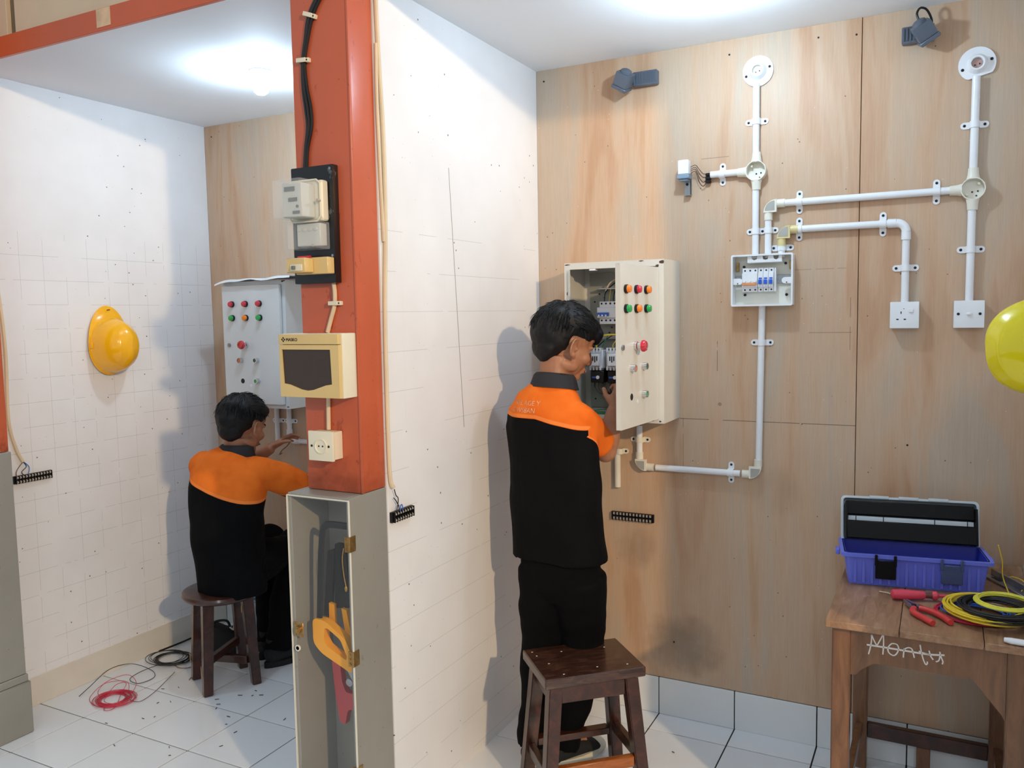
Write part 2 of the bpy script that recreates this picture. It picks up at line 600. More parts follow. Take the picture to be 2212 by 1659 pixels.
# ------------------------------------------------------------------ the setting
fb = MB(); fb.box(-5.0, 4.5, -4.0, 3.3, -0.06, -0.0035)
floor = struct(fb.build('floor', M_GROUT, smooth=False))
tl = MB(); tl.box(-0.1450, 0.1450, -0.1450, 0.1450, -0.008, 0.0, 0.0008)
tile0 = tl.build('floor_tile', M_TILE, floor, smooth=False)
first = True
for i in range(-8, 9):
    for j in range(-1, 10):
        x = -1.261 + 0.295 * (i + 0.5)
        y = 2.93 - 0.295 * (j + 0.5)
        if first:
            t_ = tile0; first = False
        else:
            t_ = tile0.copy(); COL.objects.link(t_)
        t_.location = (x, y, random.uniform(-0.0004, 0.0004))

wb = MB(); wb.box(-3.4, 0.40, D + 0.012, D + 0.12, 0, 3.2)
wall_back = struct(wb.build('wall_back', M_GAP, smooth=False))
for (x0, x1, z0) in ((XP, -0.2635, 0.150), (-0.2610, 0.245, 0.150), (XL, -2.12, 0.150), (-2.117, -1.496, 0.150)):
    p = MB(); p.box(x0, x1, D, D + 0.012, z0, CE, 0.0008)
    p.build('plywood_panel', M_PLY, wall_back, smooth=False)
# a few bare nail heads and drilled holes
ph = MB()
for (x, z) in ((-1.43, 2.50), (-0.70, 2.49), (-0.40, 2.50), (-0.28, 2.49), (-0.05, 2.47), (-1.43, 1.62), (-0.905, 0.30), (-0.10, 1.12), (-3.26, 2.49)):
    ph.cyl((x, D + 0.001, z), (x, D - 0.0012, z), 0.0035, n=8)
ph.build('nail_heads', M_SCREW, wall_back)

sk = struct(tag(MB().box(-3.31, 0.245, D + 0.004, D + 0.0115, 0, 0.149).build('baseboard_back', M_GROUT, smooth=False)))
xs = [-3.326 + 0.295 * k for k in range(0, 13)]
for a, b in zip(xs[:-1], xs[1:]):
    a2, b2 = max(a + 0.002, -3.305), min(b - 0.002, 0.243)
    if a2 < XP < b2 or a2 < -1.495 < b2:
        MB().box(XP + 0.001, b2, D - 0.003, D + 0.006, 0.0005, 0.1475, 0.001).build('skirting_tile', M_SKIRT, sk, smooth=False)
        b2 = -1.497
    MB().box(a2, b2, D - 0.003, D + 0.006, 0.0005, 0.1475, 0.001).build('skirting_tile', M_SKIRT, sk, smooth=False)

struct(MB().box(-1.495, XP, 1.992, D, 0.0, 3.1).build('wall_partition', M_WALLX, smooth=False))
struct(MB().box(XL - 0.03, XL, 1.86, D, 0.0, CE + 0.2).build('wall_left', M_WALLL, smooth=False))
struct(MB().box(XL, XL + 0.004, 1.95, D - 0.005, 0.0, 0.122, 0.001).build('baseboard_left', M_SKB, smooth=False))
struct(MB().box(0.245, 0.275, 1.90, D, 0.0, 3.1).build('wall_right', M_WALLX, smooth=False))
struct(MB().box(XL - 0.03, -1.495, 1.90, D + 0.05, CE, CE + 0.012).build('ceiling', M_CEIL, smooth=False))
struct(MB().box(XP, 0.245, 1.93, D + 0.05, CE, CE + 0.012).build('ceiling', M_CEIL, smooth=False))
beam = struct(MB().box(-3.32, -1.672, 1.885, 1.8985, 2.535, 2.606, 0.001).build('trim_1', M_BEAM, smooth=False))
MB().box(-2.500, -2.432, 1.8835, 1.8848, 2.546, 2.604).build('bare_patch', M_BARE, beam, smooth=False)
struct(MB().box(-1.464, 1.9, 1.885, 1.925, 2.530, 2.606, 0.002).build('trim_2', M_BEAM, smooth=False))
up = struct(MB().box(-5.0, 4.0, 1.912, 1.93, 2.607, 3.25).build('wall_upper', M_GAP, smooth=False))
for (x0, x1) in ((-4.2, -2.992), (-2.945, -1.70), (-1.46, 0.0), (0.01, 1.9)):
    MB().box(x0, x1, 1.893, 1.911, 2.608, 3.2, 0.001).build('wall_panel', M_UPPER, up, smooth=False)

# ------------------------------------------------------------------ lamps of the two bays
def light_bulb(x, y, label):
    t = thing('light_bulb', label, 'light bulb', (x, y, CE))
    MB().lathe([(0.042, 0.0), (0.042, -0.008), (0.030, -0.014), (0.020, -0.038)]).build('lamp_holder', M_PVC, t)
    MB().lathe([(0.013, -0.037), (0.018, -0.042), (0.028, -0.052), (0.031, -0.066), (0.027, -0.080), (0.016, -0.090), (0.0, -0.093)]).build('glowing_globe', M_BULBG, t)
    return t
light_bulb(-0.630, 2.50, 'lit white bulb on the ceiling of the right bay, above the plywood conduit board')
light_bulb(-2.38, 2.50, 'lit white bulb under the ceiling of the left bay, above the seated man')

# ------------------------------------------------------------------ the posts between the bays
def post(x0, x1, y0, y1, z0, z1, label, xs_bead):
    t = MB()
    t.box(x0, x1, y0, y1, z0, z1, 0.004, 2)
    t.box(x1 - 0.004, x1 + 0.0025, y0 - 0.003, y0 + 0.006, z0, z1, 0.001)
    o = t.build('post', M_ORANGE)
    tag(o, label, 'post')
    o['kind'] = 'structure'
    return o
post(-1.668, XP - 0.003, 1.880, 1.990, 1.0765, 3.1, 'orange painted post between the two bays, standing on the glazed grey cabinet', True)
post(-3.322, -3.112, 1.70, 1.868, 1.1015, 3.1, 'orange painted post cut off at the left edge of the photo', True)

# grey cabinet at the left edge
t = thing('floor_cabinet', 'grey painted cabinet with a stepped plinth at the left edge, below the orange post', 'cabinet', (-3.22, 1.78, 0))
MB().box(-0.115, 0.112, -0.10, 0.095, 0.236, 1.10, 0.003).build('body', M_GREY, t, smooth=False)
b = MB(); b.box(-0.13, 0.118, -0.12, 0.108, 0.0, 0.205, 0.004); b.box(-0.12, 0.115, -0.11, 0.101, 0.2055, 0.2355, 0.008, 3)
b.build('plinth', M_GREY, t)

# ------------------------------------------------------------------ glazed cabinet under the right post, with hand tools
t = thing('tool_cabinet', 'narrow grey cabinet with a clear acrylic door holding saws, under the orange post', 'cabinet', (-1.578, 1.905, 0))
w0, w1, y0, y1, zt = -0.114, 0.112, -0.088, 0.085, 1.075
b = MB()
b.box(w0, w0 + 0.012, y0, y1, 0.0, zt, 0.001)
b.box(w1 - 0.012, w1, y0, y1, 0.0, zt, 0.001)
b.box(w0 + 0.0125, w1 - 0.0125, y1 - 0.010, y1, 0.0, zt - 0.0125, 0.0)
b.box(w0 + 0.0125, w1 - 0.0125, y0, y1, zt - 0.012, zt, 0.001)
b.box(w0 + 0.0125, w1 - 0.0125, y0, y1 - 0.0105, 0.0, 0.012)
b.build('body', M_GREY, t, smooth=False)
door = MB().box(w0 + 0.002, w1 - 0.002, y0 - 0.0055, y0 - 0.0015, 0.01, zt - 0.008).build('door', M_ACRYL, t, smooth=False)
e = MB()
for (a0, a1, c0, c1) in ((w0, w1, zt - 0.0078, zt - 0.0048), (w1 - 0.0018, w1 + 0.0012, 0.01, zt - 0.008), (w0 - 0.0012, w0 + 0.0018, 0.01, zt - 0.008)):
    e.box(a0, a1, y0 - 0.006, y0 - 0.001, c0, c1)
e.build('door_edging', M_ACED, door, smooth=False)
for z in (0.945, 0.613, 0.27):
    h = MB()
    h.box(w1 - 0.016, w1 + 0.001, y0 - 0.0085, y0 - 0.006, z - 0.022, z + 0.022)
    h.box(w1 + 0.0013, w1 + 0.0035, y0 - 0.007, y0 + 0.018, z - 0.022, z + 0.022)
    h.cyl((w1 + 0.001, y0 - 0.0085, z - 0.022), (w1 + 0.001, y0 - 0.0085, z + 0.022), 0.003, n=8)
    for dz in (-0.014, 0.0, 0.014):
        h.cyl((w1 - 0.009, y0 - 0.012, z + dz), (w1 - 0.009, y0 - 0.008, z + dz), 0.0035, n=8)
    h.build('hinge', M_BRASS, door)
k = MB()
k.box(w0 + 0.012, w0 + 0.046, y0 - 0.0085, y0 - 0.006, 0.648, 0.692, 0.001)
k.cyl((w0 + 0.029, y0 - 0.016, 0.670), (w0 + 0.029, y0 - 0.008, 0.670), 0.011, n=20)
k.cyl((w0 + 0.029, y0 - 0.018, 0.670), (w0 + 0.029, y0 - 0.0155, 0.670), 0.006, n=12)
for dx in (-0.012, 0.012):
    for dz in (-0.016, 0.016):
        k.cyl((w0 + 0.029 + dx, y0 - 0.010, 0.67 + dz), (w0 + 0.029 + dx, y0 - 0.008, 0.67 + dz), 0.003, n=8)
k.build('lock', M_BRASS, door)
MB().lathe([(0.006, 0), (0.006, 0.004), (0.0095, 0.004), (0.0095, 0)], (w0 + 0.024, y0 - 0.0105, 0.613), (0, 1, 0), n=20).build('finger_hole_ring', M_ACED, door)
s = MB()
s.tube(smooth_path([(w1 - 0.018, y0 - 0.010, 0.935), (w1 - 0.024, y0 - 0.010, 0.90), (w1 - 0.020, y0 - 0.010, 0.855), (w1 - 0.014, y0 - 0.010, 0.825)]), 0.0016, 6)
s.ell((w1 - 0.014, y0 - 0.010, 0.818), (0.0045, 0.004, 0.009), 8, 6)
s.build('knotted_string', M_BRASS, door)

# hacksaw with a yellow handle
t = thing('hacksaw', 'hacksaw with black bow frame and orange-yellow grip, front one inside the glazed cabinet', 'saw', (-1.560, 1.850, 0.0))
b = MB()
b.loft(smooth_path([(-0.058, 0, 0.695), (-0.046, 0, 0.86), (-0.036, 0, 0.955), (-0.024, 0, 0.978), (0.0, 0, 0.985), (0.078, 0, 0.985)], 5), [(0.006, 0.0105)] * 26, n=8, up=(1, 0, 0))
b.build('bow_frame', M_BLACK, t)
MB().box(0.072, 0.0725, -0.006, 0.006, 0.60, 0.985).build('blade', M_STEEL, t, smooth=False)
def rpoly(pts, r=0.006, n=4):
    out = []
    N = len(pts)
    for i in range(N):
        p, a, b_ = Vector(pts[i]), Vector(pts[i - 1]), Vector(pts[(i + 1) % N])
        d1, d2 = (a - p), (b_ - p)
        rr = min(r, d1.length * 0.4, d2.length * 0.4)
        s_, e_ = p + d1.normalized() * rr, p + d2.normalized() * rr
        for k in range(n + 1):
            u = k / n
            q = s_ * (1 - u) ** 2 + p * 2 * u * (1 - u) + e_ * u * u
            out.append((q.x, q.y))
    return out
outer = rpoly([(-0.074, 0.700), (-0.028, 0.698), (0.045, 0.655), (0.078, 0.585), (0.066, 0.555), (-0.045, 0.598), (-0.074, 0.625)], 0.016)
inner = rpoly([(-0.030, 0.676), (-0.018, 0.676), (0.028, 0.650), (0.050, 0.602), (0.046, 0.592), (-0.022, 0.622), (-0.034, 0.640)], 0.012)
MB().frame(outer, inner, -0.013, 0.013).build('grip', M_SAWY, t)
t = thing('pruning_saw', 'black pistol saw with two yellow prongs hanging behind the hacksaw', 'saw', (-1.568, 1.895, 0.0))
b = MB()
b.prism(rpoly([(-0.022, 0.72), (0.040, 0.73), (0.022, 0.915), (-0.014, 0.918)], 0.006), -0.008, 0.008)
b.prism(rpoly([(-0.068, 0.69), (-0.038, 0.69), (-0.020, 0.90), (-0.046, 0.89)], 0.006), -0.004, 0.004)
b.build('sheath', M_BLACK, t)
for (x, z0, dx) in ((-0.034, 0.735, -0.002), (0.012, 0.725, 0.014)):
    MB().prism([(x + dx, z0 - 0.085), (x + 0.022 + dx, z0 - 0.085), (x + 0.018, z0), (x, z0 + 0.003)], -0.020, -0.0085).build('yellow_prong', M_SAWY, t)
t = thing('pipe_cutter', 'faded red ratchet pipe cutter hanging behind the acrylic, below the saws', 'cutter', (-1.570, 1.915, 0.0))
b = MB()
b.prism(rpoly([(-0.055, 0.545), (-0.025, 0.56), (-0.018, 0.485), (-0.005, 0.455), (0.035, 0.455), (0.045, 0.545), (0.068, 0.555), (0.066, 0.43), (0.030, 0.41), (0.0, 0.40), (-0.012, 0.35), (-0.032, 0.36), (-0.045, 0.44)], 0.008), -0.010, 0.010)
b.build('red_body', M_CUTR, t)
MB().prism([(0.000, 0.535), (0.020, 0.56), (0.034, 0.50), (0.026, 0.495)], -0.013, -0.011).build('steel_blade', M_STEEL, t)
MB().cyl((0.012, -0.014, 0.49), (0.012, -0.0105, 0.49), 0.012, n=14).build('pivot', M_STEEL, t)

# ------------------------------------------------------------------ fittings on the post: board, meter, breaker, boxes, cables
PY = 1.880
t = thing('meter_board', 'black painted wooden board screwed to the orange post behind the meter', 'board', (-1.590, PY, 1.845))
MB().box(-0.076, 0.074, -0.026, -0.0005, -0.166, 0.162, 0.004, 2).build('panel', M_TAR, t)
for z in (-0.09, 0.15):
    MB().cyl((0.066, -0.028, z), (0.066, -0.0262, z), 0.004, n=8).build('board_screw', M_STEEL, t)

t = thing('electricity_meter', 'electricity meter with clear domed cover mounted on the black board', 'meter', (-1.590, PY - 0.027, 1.90))
b = MB(); b.box(-0.052, 0.060, -0.028, -0.0002, -0.050, 0.062, 0.010, 3)
b.build('base', M_CREAM, t)
face = MB().box(-0.036, 0.034, -0.082, -0.029, -0.042, 0.050, 0.002).build('register_block', M_METER, t)
f = MB()
f.box(-0.026, 0.010, -0.0842, -0.0822, 0.028, 0.040)
f.box(-0.012, 0.018, -0.0842, -0.0822, 0.000, 0.010)
f.box(0.002, 0.026, -0.0842, -0.0822, -0.034, -0.026)
f.cyl((0.018, -0.0842, -0.014), (0.018, -0.0822, -0.014), 0.004, n=12)
f.build('display_window', M_LCD, face, smooth=False)
b = MB(); b.box(-0.050, 0.052, -0.108, -0.0285, -0.046, 0.058, 0.010, 3)
b.build('clear_cover', M_CLEAR, t)
b = MB(); b.tube([Vector(p) for p in [(-0.046, -0.032, -0.050), (0.044, -0.032, -0.050), (0.056, -0.032, -0.038), (0.056, -0.032, 0.052), (0.044, -0.032, 0.062), (-0.046, -0.032, 0.062), (-0.054, -0.032, 0.052), (-0.054, -0.032, -0.038)]], 0.0028, 6, closed=True)
b.build('cover_rim', M_CREAM, t)
b = MB(); b.box(-0.044, 0.060, -0.060, -0.0005, -0.128, -0.052, 0.006, 2)
b.build('terminal_cover', M_CLEAR, t)
b = MB(); b.box(-0.034, 0.050, -0.030, -0.001, -0.118, -0.056, 0.002)
for i in range(4):
    b.cyl((-0.024 + i * 0.020, -0.034, -0.072), (-0.024 + i * 0.020, -0.030, -0.072), 0.005, n=10)
b.build('terminal_block', M_METER, t)
MB().cyl((0.056, -0.046, 0.004), (0.056, -0.034, 0.004), 0.004, n=10).build('seal_screw', M_TERM, t)
MB().cyl((0.050, -0.064, -0.120), (0.050, -0.060, -0.120), 0.004, n=10).build('seal_screw', M_TERM, t)

t = thing('circuit_breaker', 'aged beige single circuit breaker on the black board below the meter', 'circuit breaker', (-1.588, PY - 0.027, 1.728))
b = MB(); b.box(-0.046, 0.070, -0.030, -0.0002, -0.024, 0.022, 0.002)
b.box(-0.048, 0.020, -0.066, -0.0302, -0.020, 0.020, 0.002)
b.build('housing', M_BEIGE, t)
MB().box(-0.030, 0.012, -0.070, -0.0662, -0.016, 0.002, 0.001).build('toggle_plate', M_CREAM, t)
MB().box(-0.020, -0.010, -0.078, -0.0702, -0.012, -0.002, 0.001).build('toggle', M_LCD, t)
b = MB(); b.cyl((-0.034, -0.030, 0.0235), (0.010, -0.030, 0.0235), 0.0045, n=8)
b.build('red_marker', M_LRED, t)
t['label'] = 'aged beige circuit breaker with red marker, on the black board below the meter'

# small distribution box with the smoked window
t = thing('breaker_box', 'beige breaker box with smoked curved window, in the middle of the orange post', 'breaker box', (-1.583, PY, 1.448))
MB().box(-0.108, 0.110, -0.062, -0.0005, -0.092, 0.090, 0.004, 2).build('back_shell', M_CREAM, t)
ow = [(-0.098, 0.045), (0.078, 0.045), (0.081, -0.052)]
for k in range(9):
    u = k / 8
    xx = 0.081 - u * 0.175
    ow.append((xx, -0.052 - 0.019 * (sin(pi * u) ** 2)))
ow = ow[:2] + [(0.081, -0.0515)] + ow[4:]
N = len(ow)
def on_rect(p):
    # push the window outline outwards onto the cover outline
    x, z = p
    cx, cz = 0.0, -0.004
    dx, dz = x - cx, z - cz
    hw, hh = 0.107, 0.086
    s = min(hw / abs(dx) if abs(dx) > 1e-6 else 1e9, hh / abs(dz) if abs(dz) > 1e-6 else 1e9)
    return (cx + dx * s, cz + dz * s)
outer = [on_rect(p) for p in ow]
outer[0] = (-0.107, 0.058); outer[1] = (0.107, 0.058); outer[2] = (0.107, -0.090); outer[-1] = (-0.107, -0.090)
for i in range(3, N - 1):
    u = (i - 2) / (N - 3)
    outer[i] = (0.107 - u * 0.214, -0.090)
c = MB(); c.frame(outer, ow, -0.076, -0.0625)
cov = c.build('front_cover', M_BEIGE, t)
MB().box(-0.107, 0.107, -0.078, -0.0625, 0.0595, 0.088, 0.003, 2).build('name_strip', M_BEIGE, t)
MB().prism(ow, -0.072, -0.0700).build('smoked_window', M_SMOKE, t)
b = MB(); b.box(-0.030, 0.005, -0.068, -0.0628, -0.030, 0.020); b.box(0.020, 0.050, -0.0665, -0.0628, -0.035, 0.020)
b.build('breaker_pair', M_BLACK, t, smooth=False)
def text_mesh(name, s, size, m, parent, loc, rot=(pi / 2, 0, 0), extrude=0.0004):
    cu = bpy.data.curves.new(name, 'FONT')
    cu.body = s
    cu.size = size
    cu.extrude = extrude
    cu.resolution_u = 3
    tmp = bpy.data.objects.new(name + '_tmp', cu)
    COL.objects.link(tmp)
    me = bpy.data.meshes.new_from_object(tmp.evaluated_get(bpy.context.evaluated_depsgraph_get()))
    bpy.data.objects.remove(tmp)
    me.materials.clear()
    me.materials.append(m)
    return link(name, me, parent, loc, rot)
text_mesh('lettering', 'MASKO', 0.0125, M_SCREW, t, (-0.078, -0.0786, 0.069))
e = MB()
for (dx, dz) in ((0, 0.0045), (0, -0.0045), (0.0045, 0), (-0.0045, 0)):
    e.box(-0.0024, 0.0024, -0.0004, 0.0004, -0.0018, 0.0018, M=Matrix.Translation((-0.088 + dx, -0.0784, 0.0735 + dz)) @ Matrix.Rotation(pi / 4, 4, 'Y'))
e.build('emblem', M_SCREW, t)

# surface socket on the post
t = thing('wall_socket', 'cream round-pin wall socket low on the orange post', 'socket', (-1.577, PY, 1.216))
MB().box(-0.038, 0.044, -0.040, -0.0005, -0.040, 0.040, 0.003, 2).build('back_box', M_CREAM, t)
b = MB(); b.box(-0.041, 0.048, -0.050, -0.0405, -0.043, 0.043, 0.003, 2)
b.build('face_plate', M_CREAM, t)
b = MB(); b.lathe([(0.0215, 0.0), (0.0215, 0.0035), (0.0190, 0.0035), (0.0180, 0.0008), (0.0, 0.0008)], (0.006, -0.0502, 0.0), (0, -1, 0), n=28)
b.build('round_recess', M_CREAM, t)
for x in (-0.028, 0.034):
    MB().cyl((x, -0.0515, 0.0), (x, -0.0502, 0.0), 0.0035, n=8).build('screw', M_SCREW, t)
for x in (-0.001, 0.013):
    MB().cyl((x, -0.0525, 0.0), (x, -0.0512, 0.0), 0.0024, n=8).build('pin_hole', M_SCREW, t)

# cables and clips on the post
def cable(name, pts, r, m, label, cat='cable', group=None, n=8, seg=7):
    o = MB().tube(smooth_path(pts, seg), r, n).build(name, m)
    return tag(o, label, cat, group)
yb = PY - 0.006
base = [(-1.530, 2.52), (-1.556, 2.47), (-1.590, 2.42), (-1.608, 2.36), (-1.621, 2.30), (-1.619, 2.23), (-1.610, 2.17), (-1.608, 2.12), (-1.622, 2.06), (-1.628, 2.008)]
for j, lab in enumerate(('left strand of the black cable bundle entering the meter board from above', 'middle strand of the black cable bundle entering the meter board from above', 'right strand of the black cable bundle, swinging out to the right at the top')):
    pts = []
    for k, (x, z) in enumerate(base):
        sp = 0.007 + 0.003 * sin(k * 1.3)
        xx = x + (j - 1) * sp + (0.028 * max(0, 1 - k) if j == 2 else 0)
        pts.append((xx, yb - 0.002 * (j % 2), z))
    cable('black_cable', pts, 0.0042, M_BCABLE, lab)
def cable_clip(x, y, z, label, ang=0.0):
    b = MB(Matrix.Translation((x, y, z)) @ Matrix.Rotation(ang, 4, 'Y'))
    b.box(-0.018, 0.016, -0.017, -0.0125, -0.006, 0.006, 0.001)
    b.box(-0.018, -0.0145, -0.0125, -0.0003, -0.006, 0.006)
    b.box(0.0125, 0.024, -0.0125, -0.0003, -0.006, 0.006, 0.001)
    b.mi = 1
    b.cyl((0.018, -0.0140, 0), (0.018, -0.0125, 0), 0.0022, n=8)
    return tag(b.build('cable_clip', [M_CREAM, M_SCREW]), label, 'clip')
cable_clip(-1.592, PY, 2.424, 'upper cream clip over the black cables on the orange post', 0.35)
cable_clip(-1.622, PY, 2.305, 'lower cream clip over the black cables on the orange post', 0.05)
cable('cream_cable', [(-1.540, PY - 0.007, 1.678), (-1.537, PY - 0.007, 1.65), (-1.540, PY - 0.007, 1.615), (-1.555, PY - 0.007, 1.575), (-1.568, PY - 0.007, 1.540)], 0.0062, M_CABLE, 'short cream cable between the black board and the beige breaker box')
cable_clip(-1.538, PY, 1.622, 'cream clip holding the cable above the beige breaker box')
cable('cream_cable', [(-1.574, PY - 0.007, 1.354), (-1.576, PY - 0.007, 1.30), (-1.577, PY - 0.007, 1.258)], 0.0062, M_CABLE, 'short cream cable between the beige breaker box and the wall socket')

# cream cable hanging down the partition and its terminal strip
cable('cream_cable', [(XP + 0.008, 1.995, 2.54), (XP + 0.008, 2.005, 2.30), (XP + 0.008, 2.016, 2.08), (XP + 0.008, 2.012, 1.83), (XP + 0.008, 1.999, 1.62), (XP + 0.007, 1.996, 1.40), (XP + 0.007, 1.998, 1.12), (XP + 0.010, 2.012, 1.07)], 0.0062, M_CABLE, 'long cream cable running down the white partition beside the orange post', seg=9)
cable('cream_cable', [(XP + 0.006, 1.995, 2.36), (XP + 0.006, 1.992, 2.20), (XP + 0.006, 1.997, 2.0), (XP + 0.007, 2.004, 1.80)], 0.005, M_CABLE, 'thinner cream cable tucked between the post and the long cable', seg=8)
cable('cream_cable', [(XL + 0.008, 1.975, 1.80), (XL + 0.008, 1.99, 1.62), (XL + 0.008, 1.996, 1.45), (XL + 0.007, 1.99, 1.20), (XL + 0.008, 2.012, 1.08), (XL + 0.009, 2.036, 1.022)], 0.0065, M_CABLE, 'cream cable coming round the left edge post to the terminal strip')

def terminal_strip(name, n, pitch, label, loc, rz, tilt=0.0):
    t = thing(name, label, 'terminal strip', loc, rot=(0, 0, rz))
    M = Matrix.Rotation(tilt, 4, 'Y')
    b = MB(M)
    L = n * pitch
    b.box(-0.006, L + 0.006, -0.010, -0.0005, -0.016, 0.016, 0.001)
    for i in range(n + 1):
        b.box(i * pitch - 0.0009, i * pitch + 0.0009, -0.018, -0.0102, -0.016, 0.016)
    b.box(0, L, -0.016, -0.0102, -0.0015, 0.0015)
    b.build('block', M_BLACK, t, smooth=False)
    for i in range(n):
        for z in (-0.009, 0.009):
            c = MB(M); x = (i + 0.5) * pitch
            c.box(x - pitch * 0.3, x + pitch * 0.3, -0.013, -0.0102, z - 0.005, z + 0.005)
            c.cyl((x, -0.0175, z), (x, -0.0132, z), 0.0032, n=8)
            c.build('terminal_screw', M_TERM, t)
    return t
terminal_strip('terminal_strip', 8, 0.0125, 'black screw terminal strip on the white partition beside the grey cabinet', (XP, 2.006, 0.980), pi / 2)
terminal_strip('terminal_strip', 12, 0.0125, 'black screw terminal strip on the left bay white wall, at the left edge', (XL, 2.0, 0.952), pi / 2)
terminal_strip('terminal_strip', 12, 0.0135, 'black screw terminal strip on the plywood, beside the standing man', (-1.150, D, 0.781), 0, 0.0)
for (x0, y0, z0, xw, labs) in ((XP, 2.012, 1.065, XP, ('black lead looping from the cream cable into the partition terminal strip', 'second black lead of the partition terminal strip, crossing the first', 'blue bridging lead on the partition terminal strip')),
                               (XL, 2.036, 1.020, XL, ('left grey lead fanning from the cream cable at the left edge strip', 'middle dark lead bending in an S at the left edge strip', 'right blue lead arching into the left edge strip'))):
    x = xw + 0.012
    if xw == XP:
        P3 = [[(x, 2.012, 1.065), (x, 2.020, 1.045), (x, 2.030, 1.035), (x, 2.028, 1.015), (x, 2.014, 0.985)],
              [(x, 2.008, 1.040), (x, 2.022, 1.025), (x, 2.034, 1.005), (x, 2.030, 0.988)],
              [(x, 2.040, 0.992), (x, 2.043, 1.008), (x, 2.050, 1.010), (x, 2.054, 0.994)]]
        mm = (M_KWIRE, M_KWIRE, M_BWIRE)
    else:
        P3 = [[(x, 2.036, 1.022), (x, 2.020, 1.008), (x, 2.004, 0.985), (x, 2.004, 0.962)],
              [(x, 2.036, 1.020), (x, 2.046, 1.000), (x, 2.026, 0.982), (x, 2.036, 0.964)],
              [(x, 2.038, 1.020), (x, 2.056, 1.000), (x, 2.056, 0.980), (x, 2.050, 0.966)]]
        mm = (M_BRWIRE, M_KWIRE, M_BWIRE)
    for P_, m_, l_ in zip(P3, mm, labs):
        cable('lead_wire', P_, 0.0016, m_, l_, 'wire', n=6)

# ------------------------------------------------------------------ conduit work on the plywood
YC = D - 0.0155
RC = 0.0118
def conduit(x0, z0, x1, z1, label, m=M_PVC, r=RC, y=YC):
    o = MB().cyl((x0, y, z0), (x1, y, z1), r, n=18).build('conduit_pipe', m)
    return tag(o, label, 'conduit')
def clip(x, z, horiz, label, m=M_PVC, half=0.040, y=YC, pipe=RC, yy=D, both=True):
    """saddle clip; horiz=True when the ears lie left and right of an upright pipe"""
    t = thing('saddle_clip', label, 'clip', (x, yy, z), rot=(0, 0 if horiz else pi / 2, 0))
    b = MB()
    w = 0.0105
    n = 8
    for s in ((-1, 1) if both else (1,)):
        pts = [(s * (pipe + 0.001), -w), (s * (half - w), -w)] + [(s * (half - w + w * sin(pi * k / n)), -w * cos(pi * k / n)) for k in range(1, n)] + [(s * (half - w), w), (s * (pipe + 0.001), w)]
        if s < 0:
            pts = pts[::-1]
        b.prism(pts, -0.0035, -0.0003)
    ro, ri = pipe + 0.0025, pipe + 0.0006
    yc = y - yy
    out, inn = [], []
    K = 12
    for k in range(K + 1):
        a = pi * k / K
        out.append((ro * cos(a), yc - ro * sin(a)))
        inn.append((ri * cos(a), yc - ri * sin(a)))
    poly = [(ro, -0.0003)] + out + [(-ro, -0.0003), (-ri, -0.0003)] + inn[::-1] + [(ri, -0.0003)]
    b.prism(poly, -w, w, plane='xy')
    b.build('strap', m, t)
    for s in ((-1, 1) if both else (1,)):
        c = MB()
        c.lathe([(0.0045, 0.0), (0.0042, 0.0014), (0.0022, 0.0024), (0, 0.0026)], (s * (half - 0.0115), -0.0036, 0), (0, -1, 0), n=12)
        c.build('screw', M_SCREW, t)
    return t
def elbow(x, z, dx, dz, label, m, cover=True, r=0.0142, R=0.030):
    """quarter bend joining an arm that leaves along dx and one that leaves along dz from corner (x, z)"""
    t = thing('conduit_elbow', label, 'conduit fitting', (x, D, z))
    b = MB()
    yc = YC - D
    cx, cz = dx * R, dz * R
    pts = []
    for k in range(9):
        a = (pi / 2) * k / 8
        pts.append((cx - dx * R * sin(a), yc, cz - dz * R * cos(a)))
    b.tube(pts, r, 14)
    b.cyl((dx * R, yc, 0), (dx * (R + 0.026), yc, 0), r + 0.0006, n=16)
    b.cyl((0, yc, dz * R), (0, yc, dz * (R + 0.026)), r + 0.0006, n=16)
    b.build('bend', m, t)
    if cover:
        def fan(R_, cc, n_=10):
            p = []
            for k in range(n_ + 1):
                a = (pi / 2) * k / n_
                p.append((dx * (cc - R_ * cos(a)), dz * (cc - R_ * sin(a))))
            p.append((dx * cc, dz * cc))
            return p
        f = MB(); f.prism(fan(0.044, 0.030), yc - r - 0.0015, yc - 0.002)
        f.build('inspection_frame', m, t)
        g = MB(); g.prism(fan(0.033, 0.0235), yc - r - 0.0028, yc - r - 0.0016)
        g.build('inspection_cover', M_GREYWIN, t)
    return t

XA, XB, XC_, XD_ = -0.602, -0.558, -0.512, 0.071
conduit(XA, 2.105, XA, 2.372, 'upright white conduit from the left ceiling rose down to its round junction box')
conduit(-0.762, 2.073, -0.640, 2.073, 'short level white stub of conduit left of the left round junction box')
conduit(XA, 1.765, XA, 2.038, 'upright white conduit from the left junction box down into the open breaker tray')
conduit(XB, 1.765, XB, 1.898, 'short upright white conduit entering the breaker tray in the middle of the three')
conduit(XC_, 1.765, XC_, 1.812, 'very short upright white conduit entering the breaker tray furthest right')
conduit(-0.505, 1.953, 0.034, 1.953, 'long level white conduit running right to the right junction box')
conduit(-0.458, 1.860, -0.160, 1.860, 'level white conduit running right to the bend above the three-pin socket')
conduit(-0.117, 1.600, -0.117, 1.812, 'upright white conduit dropping into the three-pin socket')
conduit(XD_, 1.985, XD_ + 0.002, 2.300, 'upright white conduit from the right junction box up to the right ceiling rose')
conduit(XD_ - 0.001, 1.600, XD_, 1.920, 'upright white conduit from the right junction box down to the light switch')
conduit(-0.577, 1.600, -0.585, 1.040, 'long upright white conduit hanging down below the open breaker tray')
conduit(-0.650, 0.986, -0.970, 0.986, 'lowest level white conduit running left towards the open control cabinet')
